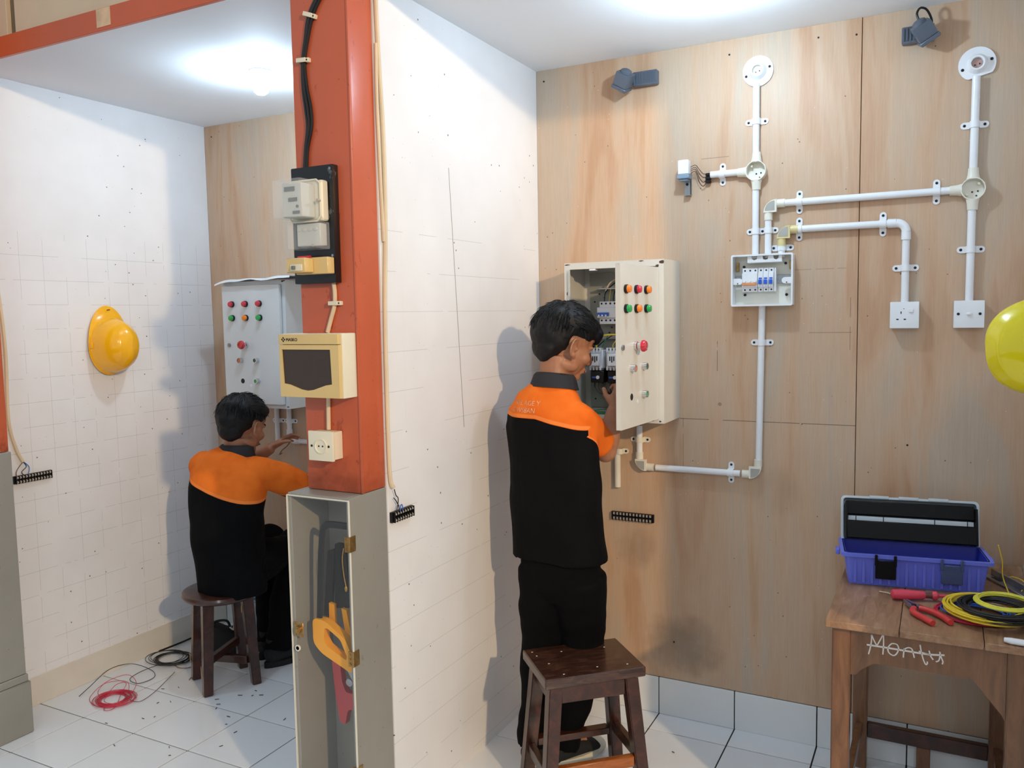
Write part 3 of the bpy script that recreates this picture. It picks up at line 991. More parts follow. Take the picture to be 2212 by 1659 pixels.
conduit(-1.036, 1.025, -1.036, 1.145, 'short upright cream conduit stub under the open control cabinet')
conduit(-1.126, 0.898, -1.126, 1.050, 'loose-looking upright cream conduit stub left of the cabinet bend', M_PVCC)
elbow(XB, 1.953, 1, -1, 'cream inspection bend above the breaker tray, upper one', M_PVCC)
elbow(XC_, 1.860, 1, -1, 'yellowed inspection bend above the breaker tray, lower one', M_PVCY)
elbow(-0.117, 1.860, -1, -1, 'plain white bend above the three-pin socket', M_PVC, cover=False)
elbow(-0.587, 0.986, -1, 1, 'cream inspection bend at the bottom right corner of the conduit run', M_PVCC)
elbow(-1.036, 0.986, 1, 1, 'cream inspection bend with a torn cover under the control cabinet', M_PVCC)
clip(XA, 2.243, True, 'white saddle clip on the pipe below the left ceiling rose')
clip(-0.721, 2.072, False, 'white saddle clip on the short stub left of the left junction box')
t2 = clip(XA, 1.861, True, 'white saddle clip on the left pipe just above the breaker tray', half=0.0335)
clip(XB, 1.862, True, 'white saddle clip on the middle pipe just above the breaker tray', half=0.0335, both=False)
clip(XC_, 1.799, True, 'white saddle clip on the rightmost short pipe at the breaker tray top')
clip(-0.455, 1.953, False, 'white saddle clip on the long level conduit, at its left end')
clip(-0.031, 1.953, False, 'white saddle clip on the long level conduit, near the right junction box')
clip(-0.455, 1.860, False, 'white saddle clip beside the yellowed bend')
clip(-0.188, 1.860, False, 'white saddle clip left of the plain white bend')
clip(-0.117, 1.712, True, 'white saddle clip on the drop to the three-pin socket')
clip(XD_ + 0.001, 2.153, True, 'white saddle clip on the pipe below the right ceiling rose')
clip(XD_, 1.763, True, 'white saddle clip on the drop to the light switch')
clip(-0.578, 1.466, True, 'white saddle clip on the long pipe below the breaker tray')
clip(-0.686, 0.986, False, 'white saddle clip on the lowest level conduit')
clip(-1.036, 1.090, True, 'cream saddle clip on the stub under the control cabinet', M_PVCC)
c_ = clip(-1.118, 1.040, True, 'cream saddle clip at the top of the short stub left of the cabinet bend', M_PVCC, half=0.034)

# faint print along the lowest conduit
pr = MB()
for k in range(16):
    x = -0.80 + k * 0.0115 * (1 if k < 12 else 1.04)
    pr.box(x, x + 0.007, YC - RC - 0.0004 + 0.0012, YC - RC + 0.002, 0.9825, 0.9845)
tag(pr.build('pipe_print', M_SCREW, bpy.data.objects['conduit_pipe.011']))

def junction_box(x, z, label, hubs, screws):
    t = thing('junction_box', label, 'junction box', (x, D, z))
    b = MB()
    b.lathe([(0.0345, 0.0004), (0.0350, 0.034), (0.0325, 0.034), (0.0315, 0.006), (0.0, 0.006)], (0, 0, 0), (0, -1, 0), n=36)
    for (dx, dz) in hubs:
        b.loft([(dx * 0.031, YC - D, dz * 0.031), (dx * 0.045, YC - D, dz * 0.045), (dx * 0.0655, YC - D, dz * 0.0655)], [0.0195, 0.0165, 0.0150], n=18)
    b.build('cup', M_PVCC, t)
    for (sx, sz) in screws:
        c = MB(); c.cyl((sx, -0.006, sz), (sx, -0.022, sz), 0.004, n=10); c.build('lid_post', M_CREAM, t)
    c = MB()
    for (sx, sz) in ((-0.002, -0.008), (0.014, -0.006), (0.010, -0.020)):
        c.cyl((sx, -0.0062, sz), (sx, -0.0075, sz), 0.0028, n=8)
    c.build('fixing_screw', M_SCREW, t)
    return t
junction_box(-0.600, 2.071, 'open round cream junction box on the left conduit drop', ((0, 1), (0, -1), (-1, 0)), ((-0.016, 0.018), (0.016, -0.020)))
junction_box(0.072, 1.952, 'open round cream junction box on the right conduit drop', ((0, 1), (0, -1), (-1, 0)), ((0.016, 0.016), (-0.017, -0.016)))

def ceiling_rose(x, z, label, pink, cut):
    t = thing('lamp_holder_base', label, 'lamp holder', (x, D, z))
    b = MB()
    n = 40
    R = 0.0525
    ring = []
    for k in range(n):
        a = 2 * pi * k / n
        px_, pz_ = R * cos(a), R * sin(a)
        if cut:
            pz_ = max(pz_, -0.040 + 0.012 * px_ / R)
        ring.append((px_, pz_))
    b.prism(ring, -0.0075, -0.0004)
    b.lathe([(0.031, 0.0076), (0.026, 0.018), (0.0235, 0.026), (0.0215, 0.0275), (0.0170, 0.0268), (0.0160, 0.010), (0.0, 0.010)], (0, 0, 0), (0, -1, 0), n=32)
    b.build('disc', M_PVC, t)
    b = MB()
    for (sx, sz) in ((-0.040, -0.014), (0.040, 0.010)):
        b.lathe([(0.0048, 0), (0.0044, 0.0016), (0, 0.0028)], (sx, -0.0076, sz), (0, -1, 0), n=12)
    b.build('screw', M_SCREW, t)
    b = MB(); b.cyl((0, -0.0102, 0), (0, -0.0135, 0), 0.0155, n=24)
    b.build('socket_bottom', mat('socket_pink', (196, 160, 150), 0.5) if pink else M_CREAM, t)
    b = MB()
    for (sx, sz) in ((-0.006, -0.005), (0.007, -0.002)):
        b.cyl((sx, -0.0136, sz), (sx, -0.017, sz), 0.0022, n=8)
    b.build('contact', M_SCREW, t)
    return t
ceiling_rose(-0.599, 2.417, 'white round lamp holder base at the top of the left conduit', False, False)
ceiling_rose(0.074, 2.340, 'white round lamp holder base with a clipped lower rim, top of the right conduit', True, True)

def plate(x, z, label, cat, name):
    t = thing(name, label, cat, (x, D - 0.022, z))
    b = MB()
    b.box(-0.0435, 0.0435, -0.021, -0.0135, -0.0435, 0.0435, 0.003, 2)
    b.box(-0.0425, 0.0425, -0.0133, 0.0215, -0.0425, 0.0425, 0.002)
    b.build('face_plate', M_PVC, t)
    return t
t = plate(-0.116, 1.557, 'white three-pin socket with a rocker switch', 'socket', 'three_pin_socket')
b = MB(); b.box(-0.0115, -0.0085, -0.0214, -0.0205, 0.004, 0.012); b.box(-0.024, -0.017, -0.0214, -0.0205, -0.016, -0.012); b.box(-0.002, 0.005, -0.0214, -0.0205, -0.016, -0.012); b.box(-0.004, 0.0, -0.0214, -0.0205, 0.020, 0.0215)
b.build('pin_slots', M_SCREW, t, smooth=False)
MB().box(0.012, 0.026, -0.0255, -0.0212, 0.008, 0.022, 0.0015).build('rocker', M_PVC, t)
t = plate(0.070, 1.557, 'white single light switch between two dark screws', 'light switch', 'light_switch')
b = MB(); b.ell((0.0, -0.0225, 0.001), (0.009, 0.006, 0.006), 16, 8)
b.build('rocker', M_PVC, t)
for x in (-0.030, 0.031):
    MB().lathe([(0.0045, 0), (0.004, 0.0015), (0, 0.0025)], (x, -0.0212, 0.001), (0, -1, 0), n=12).build('screw', M_SCREW, t)

# open breaker tray
t = thing('breaker_tray', 'open white distribution tray with a row of breakers, under three conduits', 'distribution box', (-0.573, D, 1.687))
hw, hh, dp = 0.104, 0.089, 0.052
b = MB()
b.box(-hw, hw, -0.004, -0.0005, -hh, hh)
b.build('back', M_PVCC, t, smooth=False)
b = MB()
o_ = rpoly([(-hw, -hh), (hw, -hh), (hw, hh), (-hw, hh)], 0.006)
i_ = rpoly([(-hw + 0.004, -hh + 0.004), (hw - 0.004, -hh + 0.004), (hw - 0.004, hh - 0.004), (-hw + 0.004, hh - 0.004)], 0.004)
b.frame(o_, i_, -dp, -0.0045)
b.frame(rpoly([(-hw - 0.002, -hh - 0.002), (hw + 0.002, -hh - 0.002), (hw + 0.002, hh + 0.002), (-hw - 0.002, hh + 0.002)], 0.007), i_, -dp - 0.003, -dp)
b.build('rim', M_PVC, t)
b = MB()
sc = [(-0.048, 0.084), (0.066, 0.084), (0.066, 0.074)]
for (cx_) in (0.048, 0.012, -0.026):
    for k in range(7):
        a = pi * k / 6
        sc.append((cx_ + 0.011 * cos(a), 0.076 - 0.009 * sin(a)))
sc.append((-0.048, 0.074))
b.box(-0.050, 0.068, -0.030, -0.0045, 0.060, 0.067)
b.prism([(-0.050, 0.0845), (-0.050, 0.062), (0.068, 0.062), (0.068, 0.0845), (0.058, 0.0845), (0.056, 0.074), (0.048, 0.070), (0.040, 0.074), (0.038, 0.0845), (0.022, 0.0845), (0.020, 0.073), (0.012, 0.070), (0.004, 0.073), (0.002, 0.0845), (-0.016, 0.0845), (-0.018, 0.074), (-0.026, 0.070), (-0.034, 0.074), (-0.037, 0.0845)][::-1], -0.047, -0.043)
b.build('cable_entry', M_PVC, t, smooth=False)
b = MB()
for s in (-1, 1):
    x0, x1 = (hw - 0.026, hw - 0.0045)
    pts = [(s * x1, -0.022 + 0.008), (s * x0, -0.022 + 0.008)] + [(s * (x0 - 0.011 * sin(pi * k / 6)), -0.014 + 0.011 - 0.011 * cos(pi * k / 6) ) for k in range(7)] + [(s * x1, 0.008)]
    b.prism(pts, -0.045, -0.030)
b.build('lid_lug', M_PVC, t, smooth=False)
b = MB()
for (sx, sz) in ((-0.070, 0.050), (0.074, 0.058), (-0.066, -0.050), (0.078, -0.052)):
    b.cyl((sx, -0.0042, sz), (sx, -0.008, sz), 0.0048, n=12)
for s in (-1, 1):
    b.cyl((s * 0.084, -0.0455, -0.010), (s * 0.084, -0.0472, -0.010), 0.002, n=8)
b.build('screw', M_SCREW, t)
MB().box(-0.098, 0.098, -0.012, -0.0045, -0.012, 0.018, 0.001).build('mounting_rail', M_STEEL, t, smooth=False)
for (xx, zz) in ((-0.090, 0.050), (0.094, 0.052)):
    b = MB(); b.box(xx - 0.006, xx + 0.004, -0.016, -0.0045, zz - 0.016, zz + 0.016, 0.001)
    b.build('terminal_bar', M_BRASS, t)
# breakers
def mcb(x, w, tog_m, name, label, poles=1):
    b = MB()
    b.box(x, x + w - 0.001, -0.032, -0.0122, -0.040, 0.044, 0.001)
    b.box(x, x + w - 0.001, -0.040, -0.0322, -0.024, 0.026, 0.001)
    o = b.build(name, M_PVC, t)
    if label:
        o['label'] = label
    for p in range(poles):
        cx_ = x + w * (p + 0.5) / poles
        s = MB(); s.cyl((cx_, -0.0322, 0.035), (cx_, -0.0332, 0.035), 0.0030, n=10); s.cyl((cx_, -0.0322, -0.033), (cx_, -0.0332, -0.033), 0.0030, n=10)
        s.build('terminal_hole', M_SCREW, o)
    if poles == 1:
        MB().box(x + 0.003, x + w - 0.004, -0.048, -0.0402, -0.014, 0.002, 0.001).build('toggle', tog_m, o)
        MB().box(x + 0.003, x + w - 0.004, -0.0408, -0.0401, 0.004, 0.009).build('toggle_slot', M_BLUE, o)
    else:
        MB().box(x + 0.002, x + w - 0.003, -0.050, -0.0402, -0.017, -0.009, 0.001).build('toggle', tog_m, o)
        for p in range(poles):
            cx_ = x + w * (p + 0.5) / poles
            MB().box(cx_ - 0.005, cx_ + 0.005, -0.048, -0.0402, -0.008, -0.001, 0.001).build('toggle', M_PVC, o)
mcb(-0.070, 0.054, M_ORT, 'main_switch', 'three-pole breaker with one orange toggle bar', 3)
for i in range(3):
    mcb(-0.015 + i * 0.0182, 0.0182, M_BLUE, 'breaker', None)
tt = MB(); tt.box(0.040, 0.046, -0.034, -0.0122, -0.040, 0.042, 0.001); tt.build('rail_stop', M_PVC, t)

# wall spot heads
def spot(x, z, label, side, loop, hx):
    """dark grey finned back plate with a tilted square head; side: where the head sits"""
    t = thing('spot_light', label, 'spotlight', (x, D, z))
    b = MB()
    L = 0.094
    x0, x1 = (0.0, L) if side < 0 else (-L, 0.0)
    b.box(x0, x1, -0.030, -0.0005, -0.026, 0.026, 0.003)
    for k in range(9):
        xx = x0 + 0.007 + k * (L - 0.014) / 8
        b.box(xx - 0.0012, xx + 0.0012, -0.034, -0.0302, -0.019, 0.020)
    b.build('finned_base', M_DKGREY, t)
    M = Matrix.Translation((hx, -0.064, 0.004)) @ Matrix.Rotation(-0.55 * side, 4, 'Y') @ Matrix.Rotation(0.45, 4, 'X') @ Matrix.Scale(1.12, 4)
    h = MB(M)
    h.box(-0.026, 0.026, -0.022, 0.022, -0.030, 0.014, 0.004, 2)
    h.box(-0.028, 0.028, -0.024, 0.024, -0.042, -0.0305, 0.002)
    h.lathe([(0.020, 0.0142), (0.018, 0.022), (0.010, 0.026), (0, 0.027)], n=20)
    h.build('head', M_DKGREY, t)
    h = MB(M); h.box(-0.024, 0.024, -0.020, 0.020, -0.0435, -0.0422)
    h.build('front_glass', M_CLEAR, t)
    h = MB(); h.cyl((hx * 0.8, -0.031, 0.0), (hx, -0.056, 0.004), 0.010, n=12)
    h.build('swivel', M_DKGREY, t)
    if loop:
        h = MB(); h.tube(smooth_path([(hx - 0.010, -0.062, 0.030), (hx - 0.016, -0.062, 0.052), (hx - 0.006, -0.060, 0.068), (hx + 0.012, -0.056, 0.060), (hx + 0.026, -0.046, 0.030), (hx + 0.024, -0.036, 0.008)]), 0.0035, 8)
        h.build('cable_loop', M_BLACK, t)
    return t
spot(-1.052, 2.447, 'dark grey tilted spotlight on the left of the plywood, near the partition', -1, False, -0.018)
spot(-0.048, 2.455, 'dark grey tilted spotlight with a cable loop, near the top right corner', 1, True, -0.034)

# photocell with wires and a loose connector
t = thing('light_sensor', 'small white and grey light sensor on a bracket left of the conduit stub', 'sensor', (-0.852, D, 2.085))
b = MB(); b.box(-0.020, 0.020, -0.060, -0.022, -0.008, 0.044, 0.007, 3); b.build('white_hood', M_PVC, t)
b = MB(); b.box(-0.023, 0.023, -0.063, -0.020, -0.024, -0.0085, 0.003); b.box(-0.015, 0.018, -0.056, -0.024, -0.031, -0.0245, 0.002)
b.build('grey_collar', mat('sensor_grey', (128, 150, 168), 0.35), t)
b = MB(); b.box(-0.004, 0.016, -0.024, -0.021, -0.080, -0.0245); b.box(-0.004, 0.016, -0.021, -0.0005, -0.080, -0.077); b.box(-0.004, 0.016, -0.0035, -0.0005, -0.078, 0.0)
b.build('bracket', M_STEEL, t, smooth=False)
MB().cyl((0.006, -0.027, -0.040), (0.006, -0.0242, -0.040), 0.005, n=12).build('bracket_screw', M_SCREW, t)
cx_, cz_ = -0.772, 2.063
for i, (z0, z1, sag, lab) in enumerate(((2.105, 2.078, 0.004, 'top brown wire from the light sensor'), (2.097, 2.068, -0.004, 'second brown wire from the light sensor'), (2.090, 2.056, -0.014, 'third brown wire from the light sensor'), (2.082, 2.048, -0.026, 'lowest brown wire from the light sensor, sagging most'))):
    cable('sensor_wire', [(-0.832, D - 0.030, z0), (-0.815, D - 0.026, z0 + 0.006), (-0.802, D - 0.018, (z0 + z1) / 2 + sag * 0.6), (-0.790, D - 0.014, z1 + sag * 0.5), (cx_ - 0.006, D - 0.014, z1)], 0.0014, M_BRWIRE, lab, 'wire', n=6)
b = MB()
for k in range(3):
    b.box(cx_ - 0.009, cx_ + 0.009, D - 0.020, D - 0.0005, cz_ - 0.018 + k * 0.0125, cz_ - 0.008 + k * 0.0125, 0.002)
b.box(cx_ - 0.006, cx_ + 0.006, D - 0.016, D - 0.0008, cz_ - 0.018, cz_ + 0.016)
tag(b.build('wire_connector', M_BLACK), 'three-way black wire connector between the light sensor and the conduit stub', 'connector')

# ------------------------------------------------------------------ control cabinets
def round_lamp(m, door, x, z, proud=0.020):
    b = MB()
    b.lathe([(0.0145, 0.0), (0.0145, 0.008), (0.0135, 0.009)], (x, -0.0012, z), (0, -1, 0), n=20)
    b.mi = 1
    b.lathe([(0.0125, 0.0092), (0.0125, proud - 0.004), (0.011, proud - 0.001), (0.0, proud)], (x, -0.0012, z), (0, -1, 0), n=20)
    return b.build('pilot_lamp', [M_BLACK, m], door)
def push_button(m, door, x, z, proud=0.018):
    b = MB()
    b.lathe([(0.0125, 0.0), (0.0125, proud - 0.004), (0.0115, proud), (0.0088, proud), (0.0088, proud - 0.003)], (x, -0.0012, z), (0, -1, 0), n=20)
    b.mi = 1
    b.lathe([(0.0086, proud - 0.006), (0.0084, proud - 0.0015), (0, proud - 0.001)], (x, -0.0012, z), (0, -1, 0), n=20)
    return b.build('push_button', [M_CHROME, m], door)
def cabinet_door(parent, hx, hy, ang, zc, H, W, top, bottom, m):
    """hinged on its right edge at (hx, hy); u runs left from the hinge"""
    b = MB()
    b.box(-W, 0, -0.0012, 0.0, -H / 2, H / 2)
    b.box(-W, -W + 0.0012, 0.0, 0.016, -H / 2, H / 2)
    b.box(-0.0012, 0, 0.0, 0.012, -H / 2, H / 2)
    b.box(-W, 0, 0.0, 0.014, H / 2 - 0.0012, H / 2)
    b.box(-W, 0, 0.0, 0.014, -H / 2, -H / 2 + 0.0012)
    d = b.build('door', m, parent, smooth=False, loc=(hx, hy, zc), rot=(0, 0, ang))
    zz = 1.463 - zc if False else 0.0
    for x, mm in zip((-0.289, -0.204, -0.119), top):
        round_lamp(mm, d, x, 0.189)
    for x, mm in zip((-0.289, -0.204, -0.119), bottom):
        round_lamp(mm, d, x, 0.125)
    b = MB(); b.lathe([(0.0095, 0.0), (0.009, 0.006), (0.005, 0.007), (0.0, 0.007)], (-0.318, -0.0012, -0.001), (0, -1, 0), n=16)
    b.build('key_lock', M_STEEL, d)
    b = MB(); b.lathe([(0.0145, 0.0), (0.0145, 0.010), (0.011, 0.012), (0.011, 0.024)], (-0.213, -0.0012, 0.001), (0, -1, 0), n=20)
    b.mi = 1
    b.lathe([(0.011, 0.0242), (0.0195, 0.027), (0.0200, 0.034), (0.016, 0.040), (0, 0.042)], (-0.213, -0.0012, 0.001), (0, -1, 0), n=24)
    b.mi = 0
    b.lathe([(0.0125, 0.0405), (0.0125, 0.0418), (0.0112, 0.0418), (0.0112, 0.0405)], (-0.213, -0.0012, 0.001), (0, -1, 0), n=20)
    b.build('stop_button', [M_CHROME, M_LRED], d)
    push_button(M_PINKB, d, -0.247, -0.072)
    push_button(M_DGRN, d, -0.148, -0.071)
    push_button(M_LGRN, d, -0.148, -0.166)
    b = MB(); b.cyl((-0.243, -0.0016, -0.168), (-0.243, -0.0004, -0.168), 0.0115, n=20)
    b.build('empty_hole', M_SCREW, d)
    b = MB(); b.box(-0.006, 0.006, -0.0018, -0.0011, -0.006, 0.006, M=Matrix.Translation((-0.192, 0, -0.188)) @ Matrix.Rotation(pi / 4, 4, 'Y'))
    b.build('small_sticker', M_PVC, d)
    return d
def rust(parent, spots, m=M_RUST):
    b = MB()
    for (x, y, z, sx, sz) in spots:
        n = 7
        pts = [(x + sx * cos(2 * pi * k / n) * random.uniform(0.5, 1.1), z + sz * sin(2 * pi * k / n) * random.uniform(0.5, 1.1)) for k in range(n)]
        b.prism(pts, y - 0.0004, y)
    return b.build('rust_chips', m, parent, smooth=False)

W_, H_, DP = 0.383, 0.586, 0.199
def cabinet_shell(t, m, open_):
    b = MB()
    b.box(0, W_, DP - 0.0025, DP - 0.0005, -H_ / 2, H_ / 2)
    b.box(0, 0.0015, 0, DP - 0.0026, -H_ / 2, H_ / 2)
    b.box(W_ - 0.0015, W_, 0, DP - 0.0026, -H_ / 2, H_ / 2)
    b.box(0.0016, W_ - 0.0016, 0, DP - 0.0026, H_ / 2 - 0.0015, H_ / 2)
    b.box(0.0016, W_ - 0.0016, 0, DP - 0.0026, -H_ / 2, -H_ / 2 + 0.0015)
    # front flange
    b.box(0.0016, 0.022, 0, 0.0014, -H_ / 2 + 0.0016, H_ / 2 - 0.0016)
    b.box(W_ - 0.024, W_ - 0.0016, 0, 0.0014, -H_ / 2 + 0.0016, H_ / 2 - 0.0016)
    b.box(0.0222, W_ - 0.0242, 0, 0.0014, H_ / 2 - 0.024, H_ / 2 - 0.0016)
    b.box(0.0222, W_ - 0.0242, 0, 0.0014, -H_ / 2 + 0.0016, -H_ / 2 + 0.024)
    # gutter lips round the opening
    b.box(0.0222, 0.0236, -0.012, 0.0, -H_ / 2 + 0.024, H_ / 2 - 0.024) if open_ else None
    return b.build('body', m, t, smooth=False)
# right, open
t = thing('control_cabinet', 'white control cabinet with its door swung open, beside the standing man', 'control cabinet', (-1.264, D - DP, 1.475))
cabinet_shell(t, M_BOXW, True)
d = cabinet_door(t, W_ - 0.020, -0.003, radians(86), -0.006, 0.54, 0.33, (M_LORG, M_LRED, M_LORG), (M_LGRN, M_LORG, M_LGRN), M_BOXW)
rust(t, [(0.012, -0.0002, 0.287, 0.012, 0.003), (0.375, -0.0002, 0.283, 0.010, 0.008), (0.360, -0.0002, 0.270, 0.008, 0.006), (0.368, -0.0002, -0.286, 0.006, 0.004), (0.30, -0.0002, 0.289, 0.010, 0.003), (0.010, -0.0002, 0.10, 0.003, 0.014), (0.011, -0.0002, 0.18, 0.002, 0.008), (0.335, -0.0002, -0.283, 0.012, 0.004)])
b = MB(); b.box(0.030, W_ - 0.020, DP - 0.020, DP - 0.018, -0.262, 0.262)
pl_ = b.build('mounting_plate', M_BOXIN, t, smooth=False)
b = MB()
for (x, z) in ((0.07, 0.18), (0.09, 0.165), (0.065, 0.06), (0.12, 0.05), (0.09, -0.20), (0.05, -0.23), (0.10, 0.20), (0.11, 0.03), (0.05, 0.15)):
    b.cyl((x, DP - 0.0215, z), (x, DP - 0.0200, z), 0.0035, n=8)
b.build('plate_hole', M_SCREW, pl_)
# four-pole breaker, top
b = MB()
b.box(0.093, 0.168, 0.118, 0.176, 0.064, 0.150, 0.001)
b.box(0.086, 0.168, 0.108, 0.1178, 0.087, 0.128, 0.002)
br = b.build('breaker', M_PVC, t)
MB().box(0.090, 0.135, 0.100, 0.1078, 0.096, 0.108, 0.001).build('toggle', M_BLUE, br)
for i in range(3):
    MB().box(0.095 + i * 0.014, 0.101 + i * 0.014, 0.096, 0.0998, 0.093, 0.100).build('toggle_tip', M_PVC, br)
b = MB()
for i in range(4):
    for z in (0.142, 0.078):
        b.cyl((0.102 + i * 0.0175, 0.1178, z), (0.102 + i * 0.0175, 0.1168, z), 0.0038, n=8)
b.build('terminal_hole', M_SCREW, br)
# contactors and overload relays
for i, xx in enumerate((0.055, 0.124, 0.193)):
    b = MB()
    b.box(xx, xx + 0.055, 0.105, 0.176, -0.105, -0.035, 0.002)
    b.box(xx + 0.010, xx + 0.045, 0.090, 0.1048, -0.095, -0.050, 0.002)
    for k in range(4):
        b.box(xx + 0.002 + k * 0.0135, xx + 0.009 + k * 0.0135, 0.098, 0.130, -0.044, -0.026, 0.001)
        b.box(xx + 0.002 + k * 0.0135, xx + 0.009 + k * 0.0135, 0.098, 0.130, -0.112, -0.098, 0.001)
    co = b.build('contactor', M_PVC, t)
    c = MB()
    for k in range(3):
        c.box(xx + 0.018 + k * 0.008, xx + 0.022 + k * 0.008, 0.0888, 0.0899, -0.075 - 0.006 * (k == 1), -0.058)
    for k in range(3):
        c.cyl((xx + 0.0125 + k * 0.0135, 0.112, -0.033), (xx + 0.0125 + k * 0.0135, 0.1035, -0.033), 0.0028, n=8)
    c.build('contactor_mark', M_SCREW, co)
    b = MB(); b.box(xx + 0.006, xx + 0.060, 0.100, 0.176, -0.160, -0.114, 0.002)
    rl = b.build('overload_relay', M_BLACK, t)
    MB().box(xx + 0.012, xx + 0.026, 0.0985, 0.0998, -0.143, -0.136).build('blue_label', M_LABELB, rl)
    MB().cyl((xx + 0.036, 0.0998, -0.139), (xx + 0.036, 0.0960, -0.139), 0.0068, n=14).build('setting_dial', M_PVC, rl)
# ducts, terminal block, green strip, wires
b = MB(); b.box(0.085, 0.30, 0.150, 0.178, 0.006, 0.026, 0.001); b.build('cable_duct', M_GREYWIN, t, smooth=False)
b = MB(); b.box(0.075, 0.30, 0.135, 0.1785, 0.196, 0.202, 0.001); b.build('cable_rail', M_STEEL, t, smooth=False)
b = MB(); b.box(0.13, 0.25, 0.130, 0.178, -0.248, -0.208, 0.002); tb = b.build('terminal_block', M_BLACK, t, smooth=False)
b = MB()
for k in range(8):
    b.cyl((0.138 + k * 0.014, 0.1298, -0.220), (0.138 + k * 0.014, 0.127, -0.220), 0.004, n=8)
    b.cyl((0.138 + k * 0.014, 0.1298, -0.236), (0.138 + k * 0.014, 0.127, -0.236), 0.004, n=8)
b.build('terminal_screw', M_STEEL, tb)
MB().box(0.024, 0.32, 0.004, 0.150, -0.290, -0.276, 0.001).build('green_gland_strip', M_GREENP, t, smooth=False)
b = MB(); b.tube(smooth_path([(0.05, 0.02, -0.270), (0.09, 0.03, -0.262), (0.14, 0.025, -0.252), (0.20, 0.03, -0.255)]), 0.002, 6); b.build('green_lead', M_GWIRE, t)
def inner(pts, m, r=0.0022):
    MB().tube(smooth_path(pts), r, 6).build('inner_wire', m, t)
inner([(0.085, 0.110, -0.035), (0.083, 0.105, 0.0), (0.105, 0.100, 0.018), (0.15, 0.100, 0.024), (0.22, 0.11, 0.024)], M_YWIRE, 0.003)
inner([(0.150, 0.110, -0.035), (0.152, 0.105, -0.015), (0.17, 0.10, 0.002), (0.20, 0.11, 0.008)], M_YWIRE, 0.002)
inner([(0.098, 0.115, -0.036), (0.112, 0.11, -0.01), (0.125, 0.12, 0.02)], M_GWIRE)
inner([(0.070, 0.115, -0.036), (0.112, 0.115, 0.0), (0.160, 0.12, 0.03)], M_KWIRE)
inner([(0.160, 0.115, -0.036), (0.165, 0.12, -0.01), (0.18, 0.13, 0.02)], M_GWIRE)
inner([(0.110, 0.125, 0.150), (0.112, 0.13, 0.18), (0.125, 0.15, 0.205), (0.165, 0.15, 0.235)], M_KWIRE)
inner([(0.146, 0.125, 0.150), (0.148, 0.13, 0.18), (0.160, 0.15, 0.21)], M_KWIRE)
inner([(0.130, 0.125, 0.150), (0.131, 0.14, 0.20)], M_YWIRE, 0.0018)
inner([(0.110, 0.14, 0.190), (0.13, 0.14, 0.222), (0.17, 0.14, 0.240)], M_CABLE, 0.0026)
for k in range(6):
    x0 = 0.070 + k * 0.016
    inner([(x0, 0.120, -0.160), (x0 + 0.004, 0.115, -0.182 - 0.003 * k), (x0 + 0.030, 0.12, -0.204 + 0.002 * k), (x0 + 0.085, 0.13, -0.205 + 0.004 * k), (x0 + 0.13, 0.14, -0.19)], M_BRWIRE if k % 2 else M_KWIRE, 0.0024)
inner([(0.152, 0.12, -0.160), (0.158, 0.11, -0.185), (0.162, 0.12, -0.208)], M_CABLE, 0.0018)
inner([(0.165, 0.12, -0.160), (0.160, 0.12, -0.195), (0.150, 0.13, -0.212)], M_BRWIRE, 0.002)
MB().box(0.100, 0.124, -0.001, 0.030, 0.262, 0.268, 0.001).build('latch_plate', M_PVC, t)

# left, closed
t = thing('control_cabinet', 'pale grey control cabinet with its door shut, in the left bay above the seated man', 'control cabinet', (-3.020, D - DP, 1.463))
cabinet_shell(t, M_BOXL, False)
cabinet_door(t, W_ - 0.020, -0.0165, 0.0, 0.0, 0.545, 0.352, (M_LRED, M_LRED, M_LRED), (M_LGRN, M_LORG, M_LGRN), M_BOXL)
rust(t, [(0.37, -0.0002, 0.287, 0.008, 0.004), (0.38, -0.0002, 0.289, 0.010, 0.003), (0.375, -0.0002, -0.283, 0.008, 0.004), (0.006, -0.0002, 0.05, 0.002, 0.004), (0.007, -0.0002, -0.05, 0.002, 0.006)])
# bent sheet over its top
b = MB()
cols = 14
v0 = []
for i in range(cols + 1):
    u = i / cols
    x = -3.035 + u * 0.46
    zf = 1.757 + 0.018 * min(1, u * 5) - 0.010 * sin(u * pi) + 0.003 * sin(u * 17)
    v0.append((x, D - DP - 0.035, zf - 0.010 * (1 - min(1, u * 4)))); v0.append((x, D - 0.004, zf + 0.008))
fs = [[2 * i, 2 * i + 2, 2 * i + 3, 2 * i + 1] for i in range(cols)]
nv = len(v0)
v1 = [(x, y, z - 0.0016) for (x, y, z) in v0]
fs2 = [[nv + a for a in f[::-1]] for f in fs]
rim = []
for i in range(cols):
    rim += [[2 * i, nv + 2 * i, nv + 2 * i + 2, 2 * i + 2], [2 * i + 1, 2 * i + 3, nv + 2 * i + 3, nv + 2 * i + 1]]
rim += [[0, 1, nv + 1, nv], [2 * cols, nv + 2 * cols, nv + 2 * cols + 1, 2 * cols + 1]]
b._add(v0 + v1, fs + fs2 + rim)
for i in range(cols):
    p, q = Vector(v0[2 * i]), Vector(v0[2 * i + 2])
    la = 0.011 * (0.4 + 0.6 * abs(sin(i * 0.35 + 0.6))); lb = 0.011 * (0.4 + 0.6 * abs(sin((i + 1) * 0.35 + 0.6)))
    pts_ = [p, q, q + Vector((0, -0.003, -lb)), p + Vector((0, -0.003, -la))]
    bk = [v + Vector((0, 0.0016, 0)) for v in pts_]
    b._add(pts_ + bk, [[0, 1, 2, 3], [7, 6, 5, 4], [3, 2, 6, 7], [0, 4, 5, 1]])
tag(b.build('cover_sheet', M_SHEET), 'thin bent white sheet lying on the left control cabinet', 'sheet')

